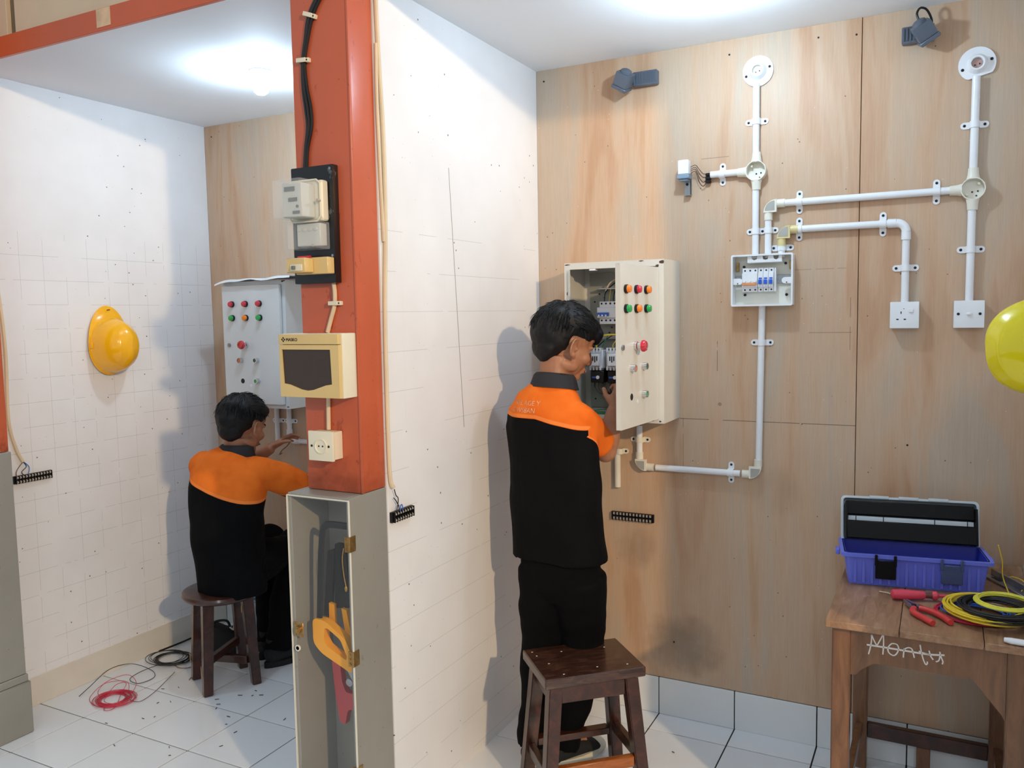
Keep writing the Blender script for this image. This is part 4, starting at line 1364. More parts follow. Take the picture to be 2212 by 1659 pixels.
# conduits under the left cabinet
conduit(-2.889, 0.965, -2.889, 1.1655, 'upright grey-white conduit stub under the left control cabinet, left one')
conduit(-2.811, 1.028, -2.811, 1.1655, 'upright grey-white conduit stub under the left control cabinet, right one')
conduit(-2.755, 0.990, -2.50, 0.990, 'level conduit in the left bay running right behind the orange post')
elbow(-2.811, 0.990, 1, 1, 'white bend between the seated man\'s hand and the left control cabinet', M_PVC, cover=False)
clip(-2.889, 1.085, True, 'white saddle clip on the left stub under the left control cabinet')
clip(-2.811, 1.085, True, 'white saddle clip on the right stub under the left control cabinet')

# ------------------------------------------------------------------ hard hats
def hard_hat(name, label, m, loc, rot, s=1.0):
    """crown axis +z, peak along +y, brim plane z = 0"""
    t = thing(name, label, 'hard hat', loc, rot=rot)
    b = MB()
    n, k = 40, 14
    def crown(th, v):
        p = v * pi / 2
        a = 0.102 * s; bb = 0.128 * s; h = 0.150 * s
        x = a * cos(p) ** 0.75 * cos(th); y = bb * cos(p) ** 0.75 * sin(th) - 0.004
        z = h * sin(p) ** 1.0
        # centre ridge running front to back
        rd = math.exp(-(x / 0.020) ** 2) * 0.007 * s * max(0, sin(p)) ** 0.6
        rs = math.exp(-((abs(x) - 0.044) / 0.008) ** 2) * 0.004 * s * max(0, sin(p) - 0.25)
        q = Vector((x, y, z))
        if q.length > 1e-6:
            q += q.normalized() * (rd + rs)
        return q
    rings = []
    # brim outline
    def brim(th, out, z):
        sy = sin(th)
        ext = out * (0.012 + 0.048 * max(0, sy) ** 2.2) * s
        return Vector(((0.102 * s + ext * 0.55) * cos(th), (0.128 * s + ext) * sy - 0.004, z - 0.010 * s * out * max(0, sy) ** 2))
    rings.append([brim(2 * pi * i / n, 0.9, -0.004) for i in range(n)])
    rings.append([brim(2 * pi * i / n, 1.0, 0.000) for i in range(n)])
    rings.append([brim(2 * pi * i / n, 0.55, 0.004) for i in range(n)])
    rings.append([brim(2 * pi * i / n, 0.12, 0.009) for i in range(n)])
    for j in range(0, k + 1):
        v = 0.07 + 0.93 * j / k
        if j == k:
            v = 0.999
        rings.append([crown(2 * pi * i / n, v) for i in range(n)])
    for j in range(k, -1, -1):
        v = 0.07 + 0.90 * j / k
        rings.append([crown(2 * pi * i / n, v) * 0.972 for i in range(n)])
    rings.append([brim(2 * pi * i / n, -0.1, -0.002) for i in range(n)])
    verts = [p for r in rings for p in r]
    faces = []
    for j in range(len(rings)):
        jj = (j + 1) % len(rings)
        for i in range(n):
            l = (i + 1) % n
            faces.append([j * n + i, j * n + l, jj * n + l, jj * n + i])
    b._add(verts, faces)
    b.build('shell', m, t)
    for sx in (-1, 1):
        MB().box(sx * 0.104 * s - 0.004, sx * 0.104 * s + 0.004, -0.014, 0.012, 0.004, 0.020, 0.002).build('slot_block', m, t)
    b = MB()
    for i in range(6):
        a = 2 * pi * i / 6
        b.loft([(0.088 * s * cos(a), 0.108 * s * sin(a), 0.012), (0.070 * s * cos(a), 0.086 * s * sin(a), 0.085 * s), (0.0, 0.0, 0.108 * s)], [(0.009, 0.0008)] * 3, n=6, up=(-cos(a), -sin(a), 0.2))
    b.build('inner_harness', M_CREAM, t)
    return t
# on the left wall: brim flat against the board, peak up
R1 = Matrix(((0, 0, 1), (-1, 0, 0), (0, -1, 0))).transposed()
def hat_rot(xa, ya, za):
    return Matrix((xa, ya, za)).transposed().to_euler()
h1 = hard_hat('hard_hat', 'orange-yellow hard hat hanging on the white wall of the left bay', M_YHELM, (XL + 0.016, 2.455, 1.480), hat_rot((0, 1, 0.0), (0, 0, 1), (1, 0, 0)), 0.94)
MB().cyl((XL + 0.0, 2.455, 1.632), (XL + 0.03, 2.455, 1.634), 0.0022, n=8).build('hanging_nail', M_SCREW)
tag(bpy.data.objects['hanging_nail'], 'dark nail the orange-yellow hard hat hangs from', 'nail')
z_ = Vector((-0.94, -0.18, -0.10)).normalized(); y_ = Vector((0.05, 0.0, 1.0)); y_ = (y_ - z_ * y_.dot(z_)).normalized(); x_ = y_.cross(z_)
hard_hat('hard_hat', 'lemon yellow hard hat cut off by the right edge of the photo', M_YHELM2, (0.222, 2.250, 1.494), hat_rot(x_, y_, z_), 0.88)

# ------------------------------------------------------------------ stools
def leg_mesh(p_top, p_bot, w, name, m, t, tw=None, rz=0.0):
    b = MB()
    p0, p1 = Vector(p_bot), Vector(p_top)
    q = []
    for p, ww in ((p0, w), (p1, tw or w)):
        for (sx, sy) in ((-1, -1), (1, -1), (1, 1), (-1, 1)):
            v = Matrix.Rotation(rz, 3, 'Z') @ Vector((sx * ww / 2, sy * ww / 2, 0))
            q.append(p + v)
    b._add(q, [[0, 1, 2, 3][::-1], [4, 5, 6, 7], [0, 1, 5, 4], [1, 2, 6, 5], [2, 3, 7, 6], [3, 0, 4, 7]])
    bmesh.ops.bevel(b.bm, geom=b.bm.edges[:], offset=0.003, segments=2, affect='EDGES')
    return b.build(name, m, t)
def bar(p0, p1, w, h, name, m, t):
    p0, p1 = Vector(p0), Vector(p1)
    d_ = p1 - p0
    M = Matrix.Translation((p0 + p1) / 2) @ Vector((1, 0, 0)).rotation_difference(d_.normalized()).to_matrix().to_4x4()
    b = MB(M); L = d_.length / 2
    b.box(-L, L, -w / 2, w / 2, -h / 2, h / 2, 0.002)
    return b.build(name, m, t)
ZS = 0.450
t = thing('stool', 'dark brown stool with a rectangular seat in front of the standing man', 'stool', (-1.032, 2.452, 0), rz=radians(43))
b = MB(); b.box(-0.170, 0.170, -0.126, 0.126, ZS - 0.034, ZS, 0.009, 3)
seat = b.build('seat', M_STOOLB, t)
b = MB()
for (x, y) in ((-0.14, 0.06), (-0.05, 0.07), (0.10, 0.06), (0.12, -0.09), (0.02, -0.08), (-0.10, -0.10), (-0.12, -0.01), (-0.145, 0.095)):
    b.ell((x, y, ZS), (0.0035, 0.0022, 0.0006), 8, 4)
b.build('paint_fleck', M_PVC, seat)
tops = [(-0.128, -0.086), (0.128, -0.086), (0.128, 0.086), (-0.128, 0.086)]
feet = [(-0.165, -0.118), (0.165, -0.118), (0.165, 0.118), (-0.165, 0.118)]
for (a, c) in zip(tops, feet):
    leg_mesh((a[0], a[1], ZS - 0.0345), (c[0], c[1], 0.0005), 0.040, 'leg', M_STOOL, t, 0.044)
def at_h(i, h):
    u = 1 - h / (ZS - 0.0345)
    return (tops[i][0] + (feet[i][0] - tops[i][0]) * u, tops[i][1] + (feet[i][1] - tops[i][1]) * u, h)
def shrink(p, q, s=0.023):
    p, q = Vector(p), Vector(q); d_ = (q - p).normalized()
    return p + d_ * s, q - d_ * s
for (i, j) in ((0, 1), (1, 2), (2, 3), (3, 0)):
    p, q = shrink(at_h(i, ZS - 0.066), at_h(j, ZS - 0.066))
    bar(p, q, 0.022, 0.060, 'apron', M_STOOL, t)
for (i, j, h, m) in ((0, 1, 0.135, M_AMBER), (2, 3, 0.135, M_STOOL), (1, 2, 0.150, M_STOOL), (3, 0, 0.120, M_STOOL)):
    p, q = shrink(at_h(i, h), at_h(j, h))
    o = bar(p, q, 0.024, 0.036, 'stretcher', m, t)
    if m is M_AMBER:
        o['label'] = 'amber brown front stretcher'

ZL = 0.420
t = thing('stool', 'round dark brown stool under the seated man', 'stool', (-2.765, 2.540, 0), rz=radians(-29))
b = MB(); b.lathe([(0.0, -0.032), (0.150, -0.032), (0.162, -0.024), (0.166, -0.014), (0.162, -0.004), (0.152, 0.0), (0.0, 0.0)], (0, 0, ZL), n=40)
b.build('seat', M_STOOL, t)
tops = [(-0.082, -0.082), (0.082, -0.082), (0.082, 0.082), (-0.082, 0.082)]
feet = [(-0.102, -0.102), (0.102, -0.102), (0.102, 0.102), (-0.102, 0.102)]
for (a, c) in zip(tops, feet):
    l_ = leg_mesh((a[0], a[1], ZL - 0.0325), (c[0], c[1], 0.0005), 0.038, 'leg', M_STOOL, t, 0.046)
    b = MB(); b.ell((a[0] - 0.0, a[1] - 0.0238, ZL - 0.085), (0.006, 0.0012, 0.018), 8, 6); b.ell((c[0] - 0.012, c[1] - 0.0195, 0.10), (0.004, 0.0012, 0.030), 8, 6)
    b.build('paint_chip', M_CHIP, l_)
def at_h2(i, h):
    u = 1 - h / (ZL - 0.0325)
    return (tops[i][0] + (feet[i][0] - tops[i][0]) * u, tops[i][1] + (feet[i][1] - tops[i][1]) * u, h)
for (i, j, h) in ((0, 2, 0.105), (1, 3, 0.141)):
    p, q = shrink(at_h2(i, h), at_h2(j, h), 0.026)
    bar(p, q, 0.024, 0.034, 'cross_stretcher', M_STOOL, t)

# ------------------------------------------------------------------ table with the tool box
TZ = 0.750
t = thing('table', 'brown wooden school table with worn top, scrawled name on its front', 'table', (0, 2.70, 0))
for (x0, x1) in ((-0.265, -0.0855), (-0.0835, 0.1065), (0.1085, 0.238)):
    b = MB(); b.box(x0, x1, -0.395, 0.350, TZ - 0.020, TZ + random.uniform(-0.0006, 0.0), 0.002, 1)
    b.build('top_plank', M_TTOP, t)
legs = ((-0.2265, -0.352), (0.182, -0.352), (-0.2265, 0.300), (0.182, 0.300))
for (x, y) in legs:
    leg_mesh((x, y, TZ - 0.0205), (x, y, 0.0005), 0.046, 'leg', M_TABLE, t)
fa = MB()
poly = [(-0.203, 0.729), (0.158, 0.729), (0.158, 0.545), (0.150, 0.560), (0.085, 0.640), (-0.145, 0.640), (-0.175, 0.618), (-0.190, 0.600), (-0.203, 0.600)]
fa.prism(poly[::-1], -0.368, -0.348)
apron = fa.build('front_apron', M_TABLE, t, smooth=False)
b = MB(); b.box(-0.203, 0.158, 0.290, 0.308, 0.600, 0.729); b.build('back_apron', M_TABLE, t, smooth=False)
for x in (-0.238, 0.172):
    b = MB(); b.box(x, x + 0.018, -0.328, 0.276, 0.610, 0.729); b.build('side_apron', M_TABLE, t, smooth=False)
    b = MB(); b.box(x, x + 0.020, -0.328, 0.276, 0.130, 0.165); b.build('side_stretcher', M_TABLE, t, smooth=False)
b = MB(); b.box(-0.203, 0.158, 0.288, 0.312, 0.110, 0.160, 0.002); b.build('back_stretcher', M_STOOL, t, smooth=False)
b = MB(); b.box(-0.050, -0.008, 0.290, 0.312, 0.0005, 0.1095, 0.002); b.build('centre_post', M_TABLE, t, smooth=False)
# scrawled name, struck through (strokes traced on the apron as thin ink ridges)
ink = MB()
def stroke(pts, r=0.0017):
    ink.loft(smooth_path([(x, -0.3685, z) for x, z in pts], 4), [(r, 0.0006)] * ((len(pts) - 1) * 4 + 1), n=6, up=(0, 1, 0))
def ap(u, v):   # u, v: zoom coordinates of the lettering, mapped onto the apron in metres
    return (-0.157 + (u - 420) * 0.000268, 0.7190 - (v - 485) * 0.000262 + (u - 420) * 0.000060)
def st(*uv):
    stroke([ap(*p) for p in uv])
st((415, 695), (428, 640), (440, 560), (440, 490))
st((440, 490), (465, 560), (490, 610))
st((490, 610), (520, 550), (547, 488))
st((547, 488), (550, 600), (545, 705))
st((655, 600), (620, 598), (590, 640), (600, 690), (640, 720), (670, 700), (685, 650), (672, 612), (655, 600))
st((735, 650), (730, 700), (728, 745))
st((730, 665), (765, 645), (800, 660), (815, 710), (824, 752))
st((872, 622), (885, 700), (905, 780), (925, 825), (938, 815), (936, 795))
st((862, 685), (900, 705), (950, 722))
st((950, 685), (965, 740), (988, 780))
st((1042, 700), (1050, 745), (1070, 800), (1065, 828))
st((1045, 745), (1035, 790), (1010, 800))
stroke([ap(398, 595), ap(560, 632), ap(760, 680), ap(940, 722), ap(1083, 738)], 0.0024)
ink.build('written_name', M_CHALK, apron)

# tool box
t = thing('tool_box', 'open blue tool box with a black-trayed lid on the table', 'tool box', (-0.070, 2.748, TZ + 0.0005), rz=radians(8.5))
L, Wd, Hh = 0.390, 0.165, 0.098
l2 = L / 2
def taper_ring(z, g):
    return rpoly([(-l2 + g, -Wd / 2 + g), (l2 - g, -Wd / 2 + g), (l2 - g, Wd / 2 - g), (-l2 + g, Wd / 2 - g)], 0.014, 3)
b = MB()
r0, r1, r2, r3 = taper_ring(0, 0.012), taper_ring(Hh, 0.0), taper_ring(Hh, 0.004), taper_ring(0.004, 0.016)
n = len(r0)
vv = [(x, y, 0) for x, y in r0] + [(x, y, Hh) for x, y in r1] + [(x, y, Hh) for x, y in r2] + [(x, y, 0.004) for x, y in r3]
ff = []
for i in range(n):
    j = (i + 1) % n
    ff += [[i, j, n + j, n + i], [n + i, n + j, 2 * n + j, 2 * n + i]]
ff.append(list(range(n))[::-1])
b._add(vv, ff)
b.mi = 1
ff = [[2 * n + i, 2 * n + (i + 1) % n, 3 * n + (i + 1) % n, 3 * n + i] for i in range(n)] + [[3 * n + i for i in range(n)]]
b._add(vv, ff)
b.mi = 0
for k in range(15):
    x = -l2 + 0.030 + k * (L - 0.06) / 14
    b.box(x - 0.0035, x + 0.0035, -Wd / 2 + 0.002, -Wd / 2 + 0.010, 0.008, Hh - 0.022, 0.0)
bin_ = b.build('bin', [M_TBLUE, M_TBLUED], t)
b = MB()
b.frame(taper_ring(0, -0.010), taper_ring(0, 0.003), Hh - 0.010, Hh, plane='xy')
b.build('rim', M_TBLUE, t)
for s in (-1, 1):
    b = MB(); b.box(s * (l2 + 0.010), s * (l2 + 0.022), -0.020, 0.020, Hh - 0.026, Hh - 0.010, 0.002); b.build('side_lug', M_TBLUE, t)
for (x, m, nm) in ((-0.082, M_TRAY, 'latch'), (0.094, mat('smoky_latch', (70, 84, 120), 0.2), 'latch')):
    b = MB(); b.box(x - 0.028, x + 0.028, -Wd / 2 - 0.016, -Wd / 2 - 0.0105, 0.028, Hh - 0.014, 0.002)
    for s in (-1, 1):
        b.box(x + s * 0.026 - 0.004, x + s * 0.026 + 0.004, -Wd / 2 - 0.017, -Wd / 2 - 0.010, Hh - 0.030, Hh + 0.002, 0.001)
    b.build(nm, m, t)
# lid tipped back beyond upright, seen from inside
Ml = Matrix.Translation((0, Wd / 2 + 0.004, Hh)) @ Matrix.Rotation(radians(14), 4, 'X').inverted()
b = MB(Ml)
HL, DL = 0.132, 0.050
b.box(-l2 + 0.004, l2 - 0.004, DL - 0.003, DL, 0.0, HL)
b.box(-l2, -l2 + 0.004, 0, DL, 0.0, HL, 0.001)
b.box(l2 - 0.004, l2, 0, DL, 0.0, HL, 0.001)
b.box(-l2, l2, 0, DL, HL - 0.004, HL, 0.001)
lid = b.build('lid', M_LIDEDGE, t)
b = MB(Ml)
b.frame(rpoly([(-l2 - 0.003, -0.01), (l2 + 0.003, -0.01), (l2 + 0.003, HL + 0.004), (-l2 - 0.003, HL + 0.004)], 0.016), rpoly([(-l2 + 0.004, -0.005), (l2 - 0.004, -0.005), (l2 - 0.004, HL - 0.003), (-l2 + 0.004, HL - 0.003)], 0.012), -0.004, 0.003)
b.build('lid_rim', M_LIDEDGE, lid)
for x in (-0.085, 0.0, 0.085):
    b = MB(Ml); b.box(x - 0.028, x + 0.028, -0.006, 0.0, HL - 0.002, HL + 0.007, 0.001); b.build('lid_catch', M_LIDEDGE, lid)
b = MB(Ml)
b.box(-l2 + 0.012, l2 - 0.012, -0.018, 0.040, HL - 0.056, HL - 0.012, 0.003)
b.box(-l2 + 0.012, l2 - 0.012, -0.055, 0.000, 0.002, HL - 0.074, 0.003)
for s in (-1, 1):
    b.box(s * (l2 - 0.012) - 0.003, s * (l2 - 0.012) + 0.003, -0.050, 0.02, 0.0, HL - 0.02, 0.001)
b.build('folding_tray', M_TRAY, t)
b = MB(Ml)
b.box(-l2 + 0.018, l2 - 0.018, -0.030, -0.028, HL - 0.0735, HL - 0.060)
b.mi = 1
for x in (-0.155, -0.075, 0.070, 0.160):
    b.box(x - 0.0012, x + 0.0012, -0.0312, -0.0302, HL - 0.074, HL - 0.0595)
b.build('tray_divider_strip', [M_LIDEDGE, M_TRAY], t, smooth=False)

# wire coils on the table
def coil(name, cx, cy, z0, r, turns, wr, m, label, sq=0.9, spread=0.012, n=26, seed=1, rotz=0.0, cat='wire coil'):
    rnd = random.Random(seed)
    b = MB()
    pts = []
    for k in range(turns * n + 1):
        a = 2 * pi * k / n
        if k % n == 0:
            dr = rnd.uniform(-spread, spread); dz = rnd.uniform(0, 1); ox = rnd.uniform(-spread, spread) * 0.5; oy = rnd.uniform(-spread, spread) * 0.5
            tgt = (dr, dz, ox, oy)
            if k == 0:
                cur = tgt
            prev = cur
        f = (k % n) / n
        mixv = [prev[i] * (1 - f) + tgt[i] * f for i in range(4)]
        if k % n == n - 1:
            cur = tgt
        rr = r + mixv[0]
        x = rr * cos(a); y = rr * sq * sin(a)
        zz = z0 + wr + mixv[1] * wr * max(2, turns * 0.42)
        xr = x * cos(rotz) - y * sin(rotz); yr = x * sin(rotz) + y * cos(rotz)
        pts.append((cx + xr + mixv[2], cy + yr + mixv[3], zz))
    b.tube(pts, wr, 6)
    return tag(b.build(name, m), label, cat)
Z0 = TZ + 0.0002
coil('wire_coil', 0.085, 2.50, Z0, 0.088, 9, 0.0019, M_RWIRE, 'red wire coil peeping out under the yellow and blue coils on the table', 0.9, 0.010, seed=3)
coil('wire_coil', 0.098, 2.500, Z0 + 0.010, 0.080, 9, 0.0019, M_BWIRE, 'blue wire coil in the middle of the pile on the table', 0.75, 0.022, seed=4)
coil('wire_coil', 0.118, 2.490, Z0 + 0.016, 0.094, 18, 0.0024, M_YWIRE, 'large deep yellow wire coil on the table, at the left of the pile', 1.05, 0.014, seed=5)
coil('wire_coil', 0.140, 2.465, Z0 + 0.026, 0.082, 20, 0.0025, M_KWIRE, 'thick black wire coil in the pile on the table', 1.0, 0.016, seed=6)
coil('wire_coil', 0.160, 2.480, Z0 + 0.046, 0.066, 11, 0.0023, M_LWIRE, 'small lemon yellow wire coil topmost on the pile', 1.05, 0.006, seed=8)
for i, (pts, lab, m) in enumerate((
        ([(-0.150, 2.60, TZ + 0.003), (-0.125, 2.585, TZ + 0.006), (-0.105, 2.575, TZ + 0.004)], 'short cream wire end behind the tester, by the tool box', M_CABLE),
        ([(0.150, 2.66, TZ + 0.16), (0.162, 2.68, TZ + 0.11), (0.166, 2.70, TZ + 0.06), (0.180, 2.69, TZ + 0.02), (0.19, 2.66, TZ + 0.004)], 'yellow wire hanging down at the right end of the tool box', M_YWIRE),
        ([(0.170, 2.86, TZ + 0.004), (0.20, 2.84, TZ + 0.022), (0.228, 2.80, TZ + 0.020), (0.215, 2.75, TZ + 0.004)], 'yellow wire loop behind the coils at the right edge', M_YWIRE),
        ([(-0.044, 2.525, TZ + 0.003), (-0.028, 2.50, TZ + 0.006), (-0.008, 2.49, TZ + 0.004), (0.010, 2.45, TZ + 0.003)], 'thin brown wire between pliers and coils', M_BRWIRE))):
    cable('wire_offcut', pts, 0.0016, m, lab, 'wire', n=6)

# pliers
t = thing('pliers', 'open pliers with red grips on the table in front of the tool box', 'pliers', (-0.058, 2.485, TZ + 0.011), rz=radians(-60))
def grip(pts, nm='handle'):
    MB().loft(smooth_path(pts, 5), [(0.0085, 0.0078)] * ((len(pts) - 1) * 5 + 1), n=12).build(nm, M_REDP, t)
grip([(0.020, 0.008, 0), (0.045, 0.026, 0), (0.085, 0.034, -0.001), (0.125, 0.034, -0.002)])
grip([(0.020, -0.008, 0), (0.045, -0.024, 0), (0.085, -0.020, -0.001), (0.125, -0.014, -0.002)])
for s in (-1, 1):
    b = MB()
    b.prism([(0.020, s * 0.003), (0.022, s * 0.014), (0.0, s * 0.012), (-0.020, s * 0.009), (-0.042, s * 0.006), (-0.042, s * 0.0015)], -0.004, 0.004, plane='xy')
    b.build('jaw', M_STEEL, t)
MB().cyl((0.004, 0, -0.005), (0.004, 0, 0.006), 0.006, n=14).build('pivot', M_SCREW, t)
# screwdriver tester
t = thing('screwdriver', 'pink-red handled insulated screwdriver lying against the tool box', 'screwdriver', (-0.078, 2.560, TZ + 0.016), rz=radians(17))
b = MB()
b.loft([(-0.040, 0, 0), (-0.036, 0, 0), (-0.01, 0, 0), (0.025, 0, 0), (0.045, 0, 0), (0.050, 0, 0)], [0.008, 0.0135, 0.015, 0.0125, 0.012, 0.009], n=14)
b.build('handle', M_PINKP, t)
MB().cyl((0.050, 0, 0), (0.068, 0, 0), 0.008, 0.009, n=12).build('neck', mat('dark_neck', (110, 60, 60), 0.4), t)
b = MB(); b.loft([(0.068, 0, 0), (0.072, 0, 0), (0.080, 0, 0), (0.086, 0, 0)], [0.010, 0.0125, 0.0125, 0.006], n=12)
b.cyl((0.086, 0, 0), (0.155, 0, 0), 0.0042, 0.0036, n=10)
b.build('sleeve', M_PINKP, t)
MB().cyl((0.155, 0, 0), (0.172, 0, 0), 0.0028, 0.0024, n=8).build('tip', M_STEEL, t)
# aluminium strip behind the box, white bar at the table edge
t = thing('aluminium_strip', 'grey aluminium strip lying at the right of the tool box, behind the coils', 'metal strip', (0.198, 2.78, TZ + 0.0105), rz=radians(-62))
MB().box(-0.13, 0.10, -0.016, 0.016, -0.010, -0.004, 0.001).build('flat_bar', M_STEEL, t)
MB().box(-0.13, 0.10, 0.010, 0.016, -0.004, 0.014, 0.001).build('upstand', M_STEEL, t)
MB().box(-0.10, -0.06, -0.006, 0.006, -0.0038, -0.0030, 0.0).build('slot', M_SCREW, t)
b = MB(); b.loft([(0.150, 2.325, TZ + 0.008), (0.165, 2.322, TZ + 0.008), (0.225, 2.318, TZ + 0.008)], [(0.005, 0.006), (0.009, 0.008), (0.009, 0.008)], n=10)
tag(b.build('plug_end', M_PVC), 'white plastic end lying on the front table edge at the right', 'plug')

# ------------------------------------------------------------------ things on the floor of the left bay
coil('wire_coil', -3.055, 2.205, 0.0002, 0.068, 18, 0.0011, M_RWIRE, 'red wire coil on the white floor tiles by the left wall', 0.9, 0.022, seed=11)
def loose(pts, m, r, lab):
    cable('loose_wire', pts, r, m, lab, 'wire', n=6, seg=8)
loose([(-3.13, 2.19, 0.003), (-3.18, 2.22, 0.006), (-3.20, 2.28, 0.02), (-3.15, 2.34, 0.035), (-3.08, 2.33, 0.02), (-3.03, 2.27, 0.006), (-3.00, 2.20, 0.003), (-3.05, 2.13, 0.004), (-3.12, 2.14, 0.003), (-3.17, 2.18, 0.006), (-3.17, 2.25, 0.03), (-3.10, 2.30, 0.03), (-3.04, 2.26, 0.01)], M_RWIRE, 0.0012, 'loose red loops standing up round the red coil')
loose([(-3.10, 2.20, 0.01), (-3.115, 2.26, 0.03), (-3.085, 2.285, 0.032), (-3.06, 2.24, 0.008), (-2.99, 2.16, 0.003), (-2.985, 2.125, 0.003), (-3.01, 2.12, 0.003), (-3.03, 2.15, 0.004)], M_RWIRE, 0.0012, 'inner stray loop of red wire on the red coil')
loose([(-2.985, 2.225, 0.004), (-2.955, 2.225, 0.003), (-2.935, 2.245, 0.003), (-2.955, 2.32, 0.003), (-3.00, 2.42, 0.004), (-3.04, 2.50, 0.004)], M_BRWIRE, 0.0012, 'brown wire running from the red coil towards the black coil')
loose([(-3.215, 2.155, 0.003), (-3.24, 2.22, 0.01), (-3.25, 2.33, 0.045), (-3.22, 2.42, 0.04), (-3.14, 2.46, 0.008), (-3.08, 2.42, 0.003), (-3.09, 2.35, 0.003), (-3.16, 2.36, 0.004), (-3.18, 2.43, 0.006), (-3.17, 2.52, 0.006)], M_KWIRE, 0.0014, 'dark wire arching from the left wall towards the black coil')
coil('wire_coil', -3.165, 2.60, 0.0002, 0.085, 9, 0.0019, M_KWIRE, 'black wire coil on the floor against the left wall, beside the round stool', 0.85, 0.014, seed=12)
coil('wire_coil', -3.19, 2.585, 0.012, 0.098, 3, 0.0016, M_KWIRE, 'looser black loops lying over the black coil by the left wall', 0.8, 0.020, seed=13)
loose([(-3.10, 2.55, 0.008), (-3.06, 2.54, 0.004), (-3.02, 2.56, 0.003), (-2.98, 2.60, 0.003), (-2.945, 2.545, 0.003), (-2.93, 2.50, 0.003), (-2.915, 2.47, 0.003)], M_BRWIRE, 0.0015, 'short brown wire beside the left leg of the round stool')
loose([(-3.285, 2.62, 0.012), (-3.28, 2.74, 0.010), (-3.27, 2.86, 0.012), (-3.20, 2.96, 0.02), (-3.10, 3.00, 0.03)], M_BCABLE, 0.0045, 'black cable along the foot of the left wall')

# black tool bag and pale storage box behind the stool
t = thing('tool_bag', 'low black cloth tool bag on the floor behind the round stool', 'bag', (-3.06, 2.795, 0), rz=radians(20))
b = MB()
rows = [(0.0, 0.125, 0.080), (0.02, 0.130, 0.084), (0.06, 0.125, 0.080), (0.090, 0.105, 0.062), (0.105, 0.080, 0.036)]
for i in range(len(rows) - 1):
    pass
b.loft([(0.004 * i, 0, r[0]) for i, r in enumerate(rows)], [(r[1], r[2]) for r in rows], n=24, up=(0, 1, 0), expo=3.0)
for v in b.bm.verts:
    v.co += Vector((noise.noise(v.co * 14), noise.noise(v.co * 14 + Vector((5, 0, 0))), 0)) * 0.010 + Vector((0, 0, noise.noise(v.co * 18) * 0.008 if v.co.z > 0.05 else 0))
b.build('body', M_BAG, t)
b = MB(); b.tube(smooth_path([(-0.05, 0.0, 0.098), (-0.03, 0.0, 0.130), (0.03, 0.0, 0.138), (0.05, 0.0, 0.100)]), 0.006, 8); b.build('handle', M_BAG, t)
b = MB(); b.lathe([(0.022, 0), (0.024, 0.004), (0.024, 0.010), (0.018, 0.012), (0.018, 0.004)], (0.070, -0.01, 0.102), (0.2, 0, 1), n=20); b.build('tape_ring', M_CHROME, t)
t = thing('storage_box', 'pale grey ribbed plastic box with a blue edge, behind the seated man\'s legs', 'storage box', (-2.975, 3.004, 0))
b = MB(); b.box(-0.10, 0.10, -0.050, 0.050, 0.0, 0.185, 0.010, 2)
for k in range(5):
    b.box(-0.084 + k * 0.036, -0.062 + k * 0.036, -0.056, -0.0495, 0.03, 0.165, 0.003)
b.build('body', M_CRATE, t)
MB().box(-0.104, 0.104, -0.054, 0.054, 0.186, 0.206, 0.004).build('lid', M_CRATE, t)
b = MB(); b.box(-0.085, 0.095, -0.058, -0.050, 0.200, 0.212, 0.002); b.build('blue_edge', mat('blue_band', (60, 110, 150), 0.4), t)
MB().tube(smooth_path([(-3.16, D - 0.02, 0.02), (-3.15, D - 0.03, 0.12), (-3.13, D - 0.03, 0.22), (-3.10, D - 0.02, 0.30)]), 0.004, 8).build('black_lead', M_BCABLE)
tag(bpy.data.objects['black_lead'], 'black lead leaning against the skirting behind the round stool', 'cable')

# clipped wire ends scattered over the tiles
rnd = random.Random(21)
b = MB()
bits = [(-2.62, 2.36), (-2.60, 2.33), (-2.66, 2.39), (-2.82, 2.29), (-2.86, 2.26), (-2.80, 2.14), (-2.77, 2.17), (-2.52, 2.03), (-2.46, 2.25), (-2.50, 2.30), (-2.72, 1.95), (-2.9, 2.05), (-2.55, 2.48), (-2.57, 2.52), (-2.52, 2.50), (-2.6, 2.46), (-2.38, 2.22), (-2.35, 2.12), (-2.47, 1.99), (-0.83, 2.80), (-0.79, 2.62), (-0.60, 2.52), (-0.95, 2.30), (-2.28, 2.38), (-2.95, 2.36), (-2.90, 2.40)]
for (x, y) in bits:
    a = rnd.uniform(0, pi); l_ = rnd.uniform(0.004, 0.010)
    b.cyl((x - l_ * cos(a), y - l_ * sin(a), 0.0022), (x + l_ * cos(a), y + l_ * sin(a), 0.0022), 0.0014, n=5)
o = b.build('wire_clippings', M_KWIRE)
tag(o, 'tiny clipped wire ends scattered over the floor tiles', 'wire clippings', kind='stuff')

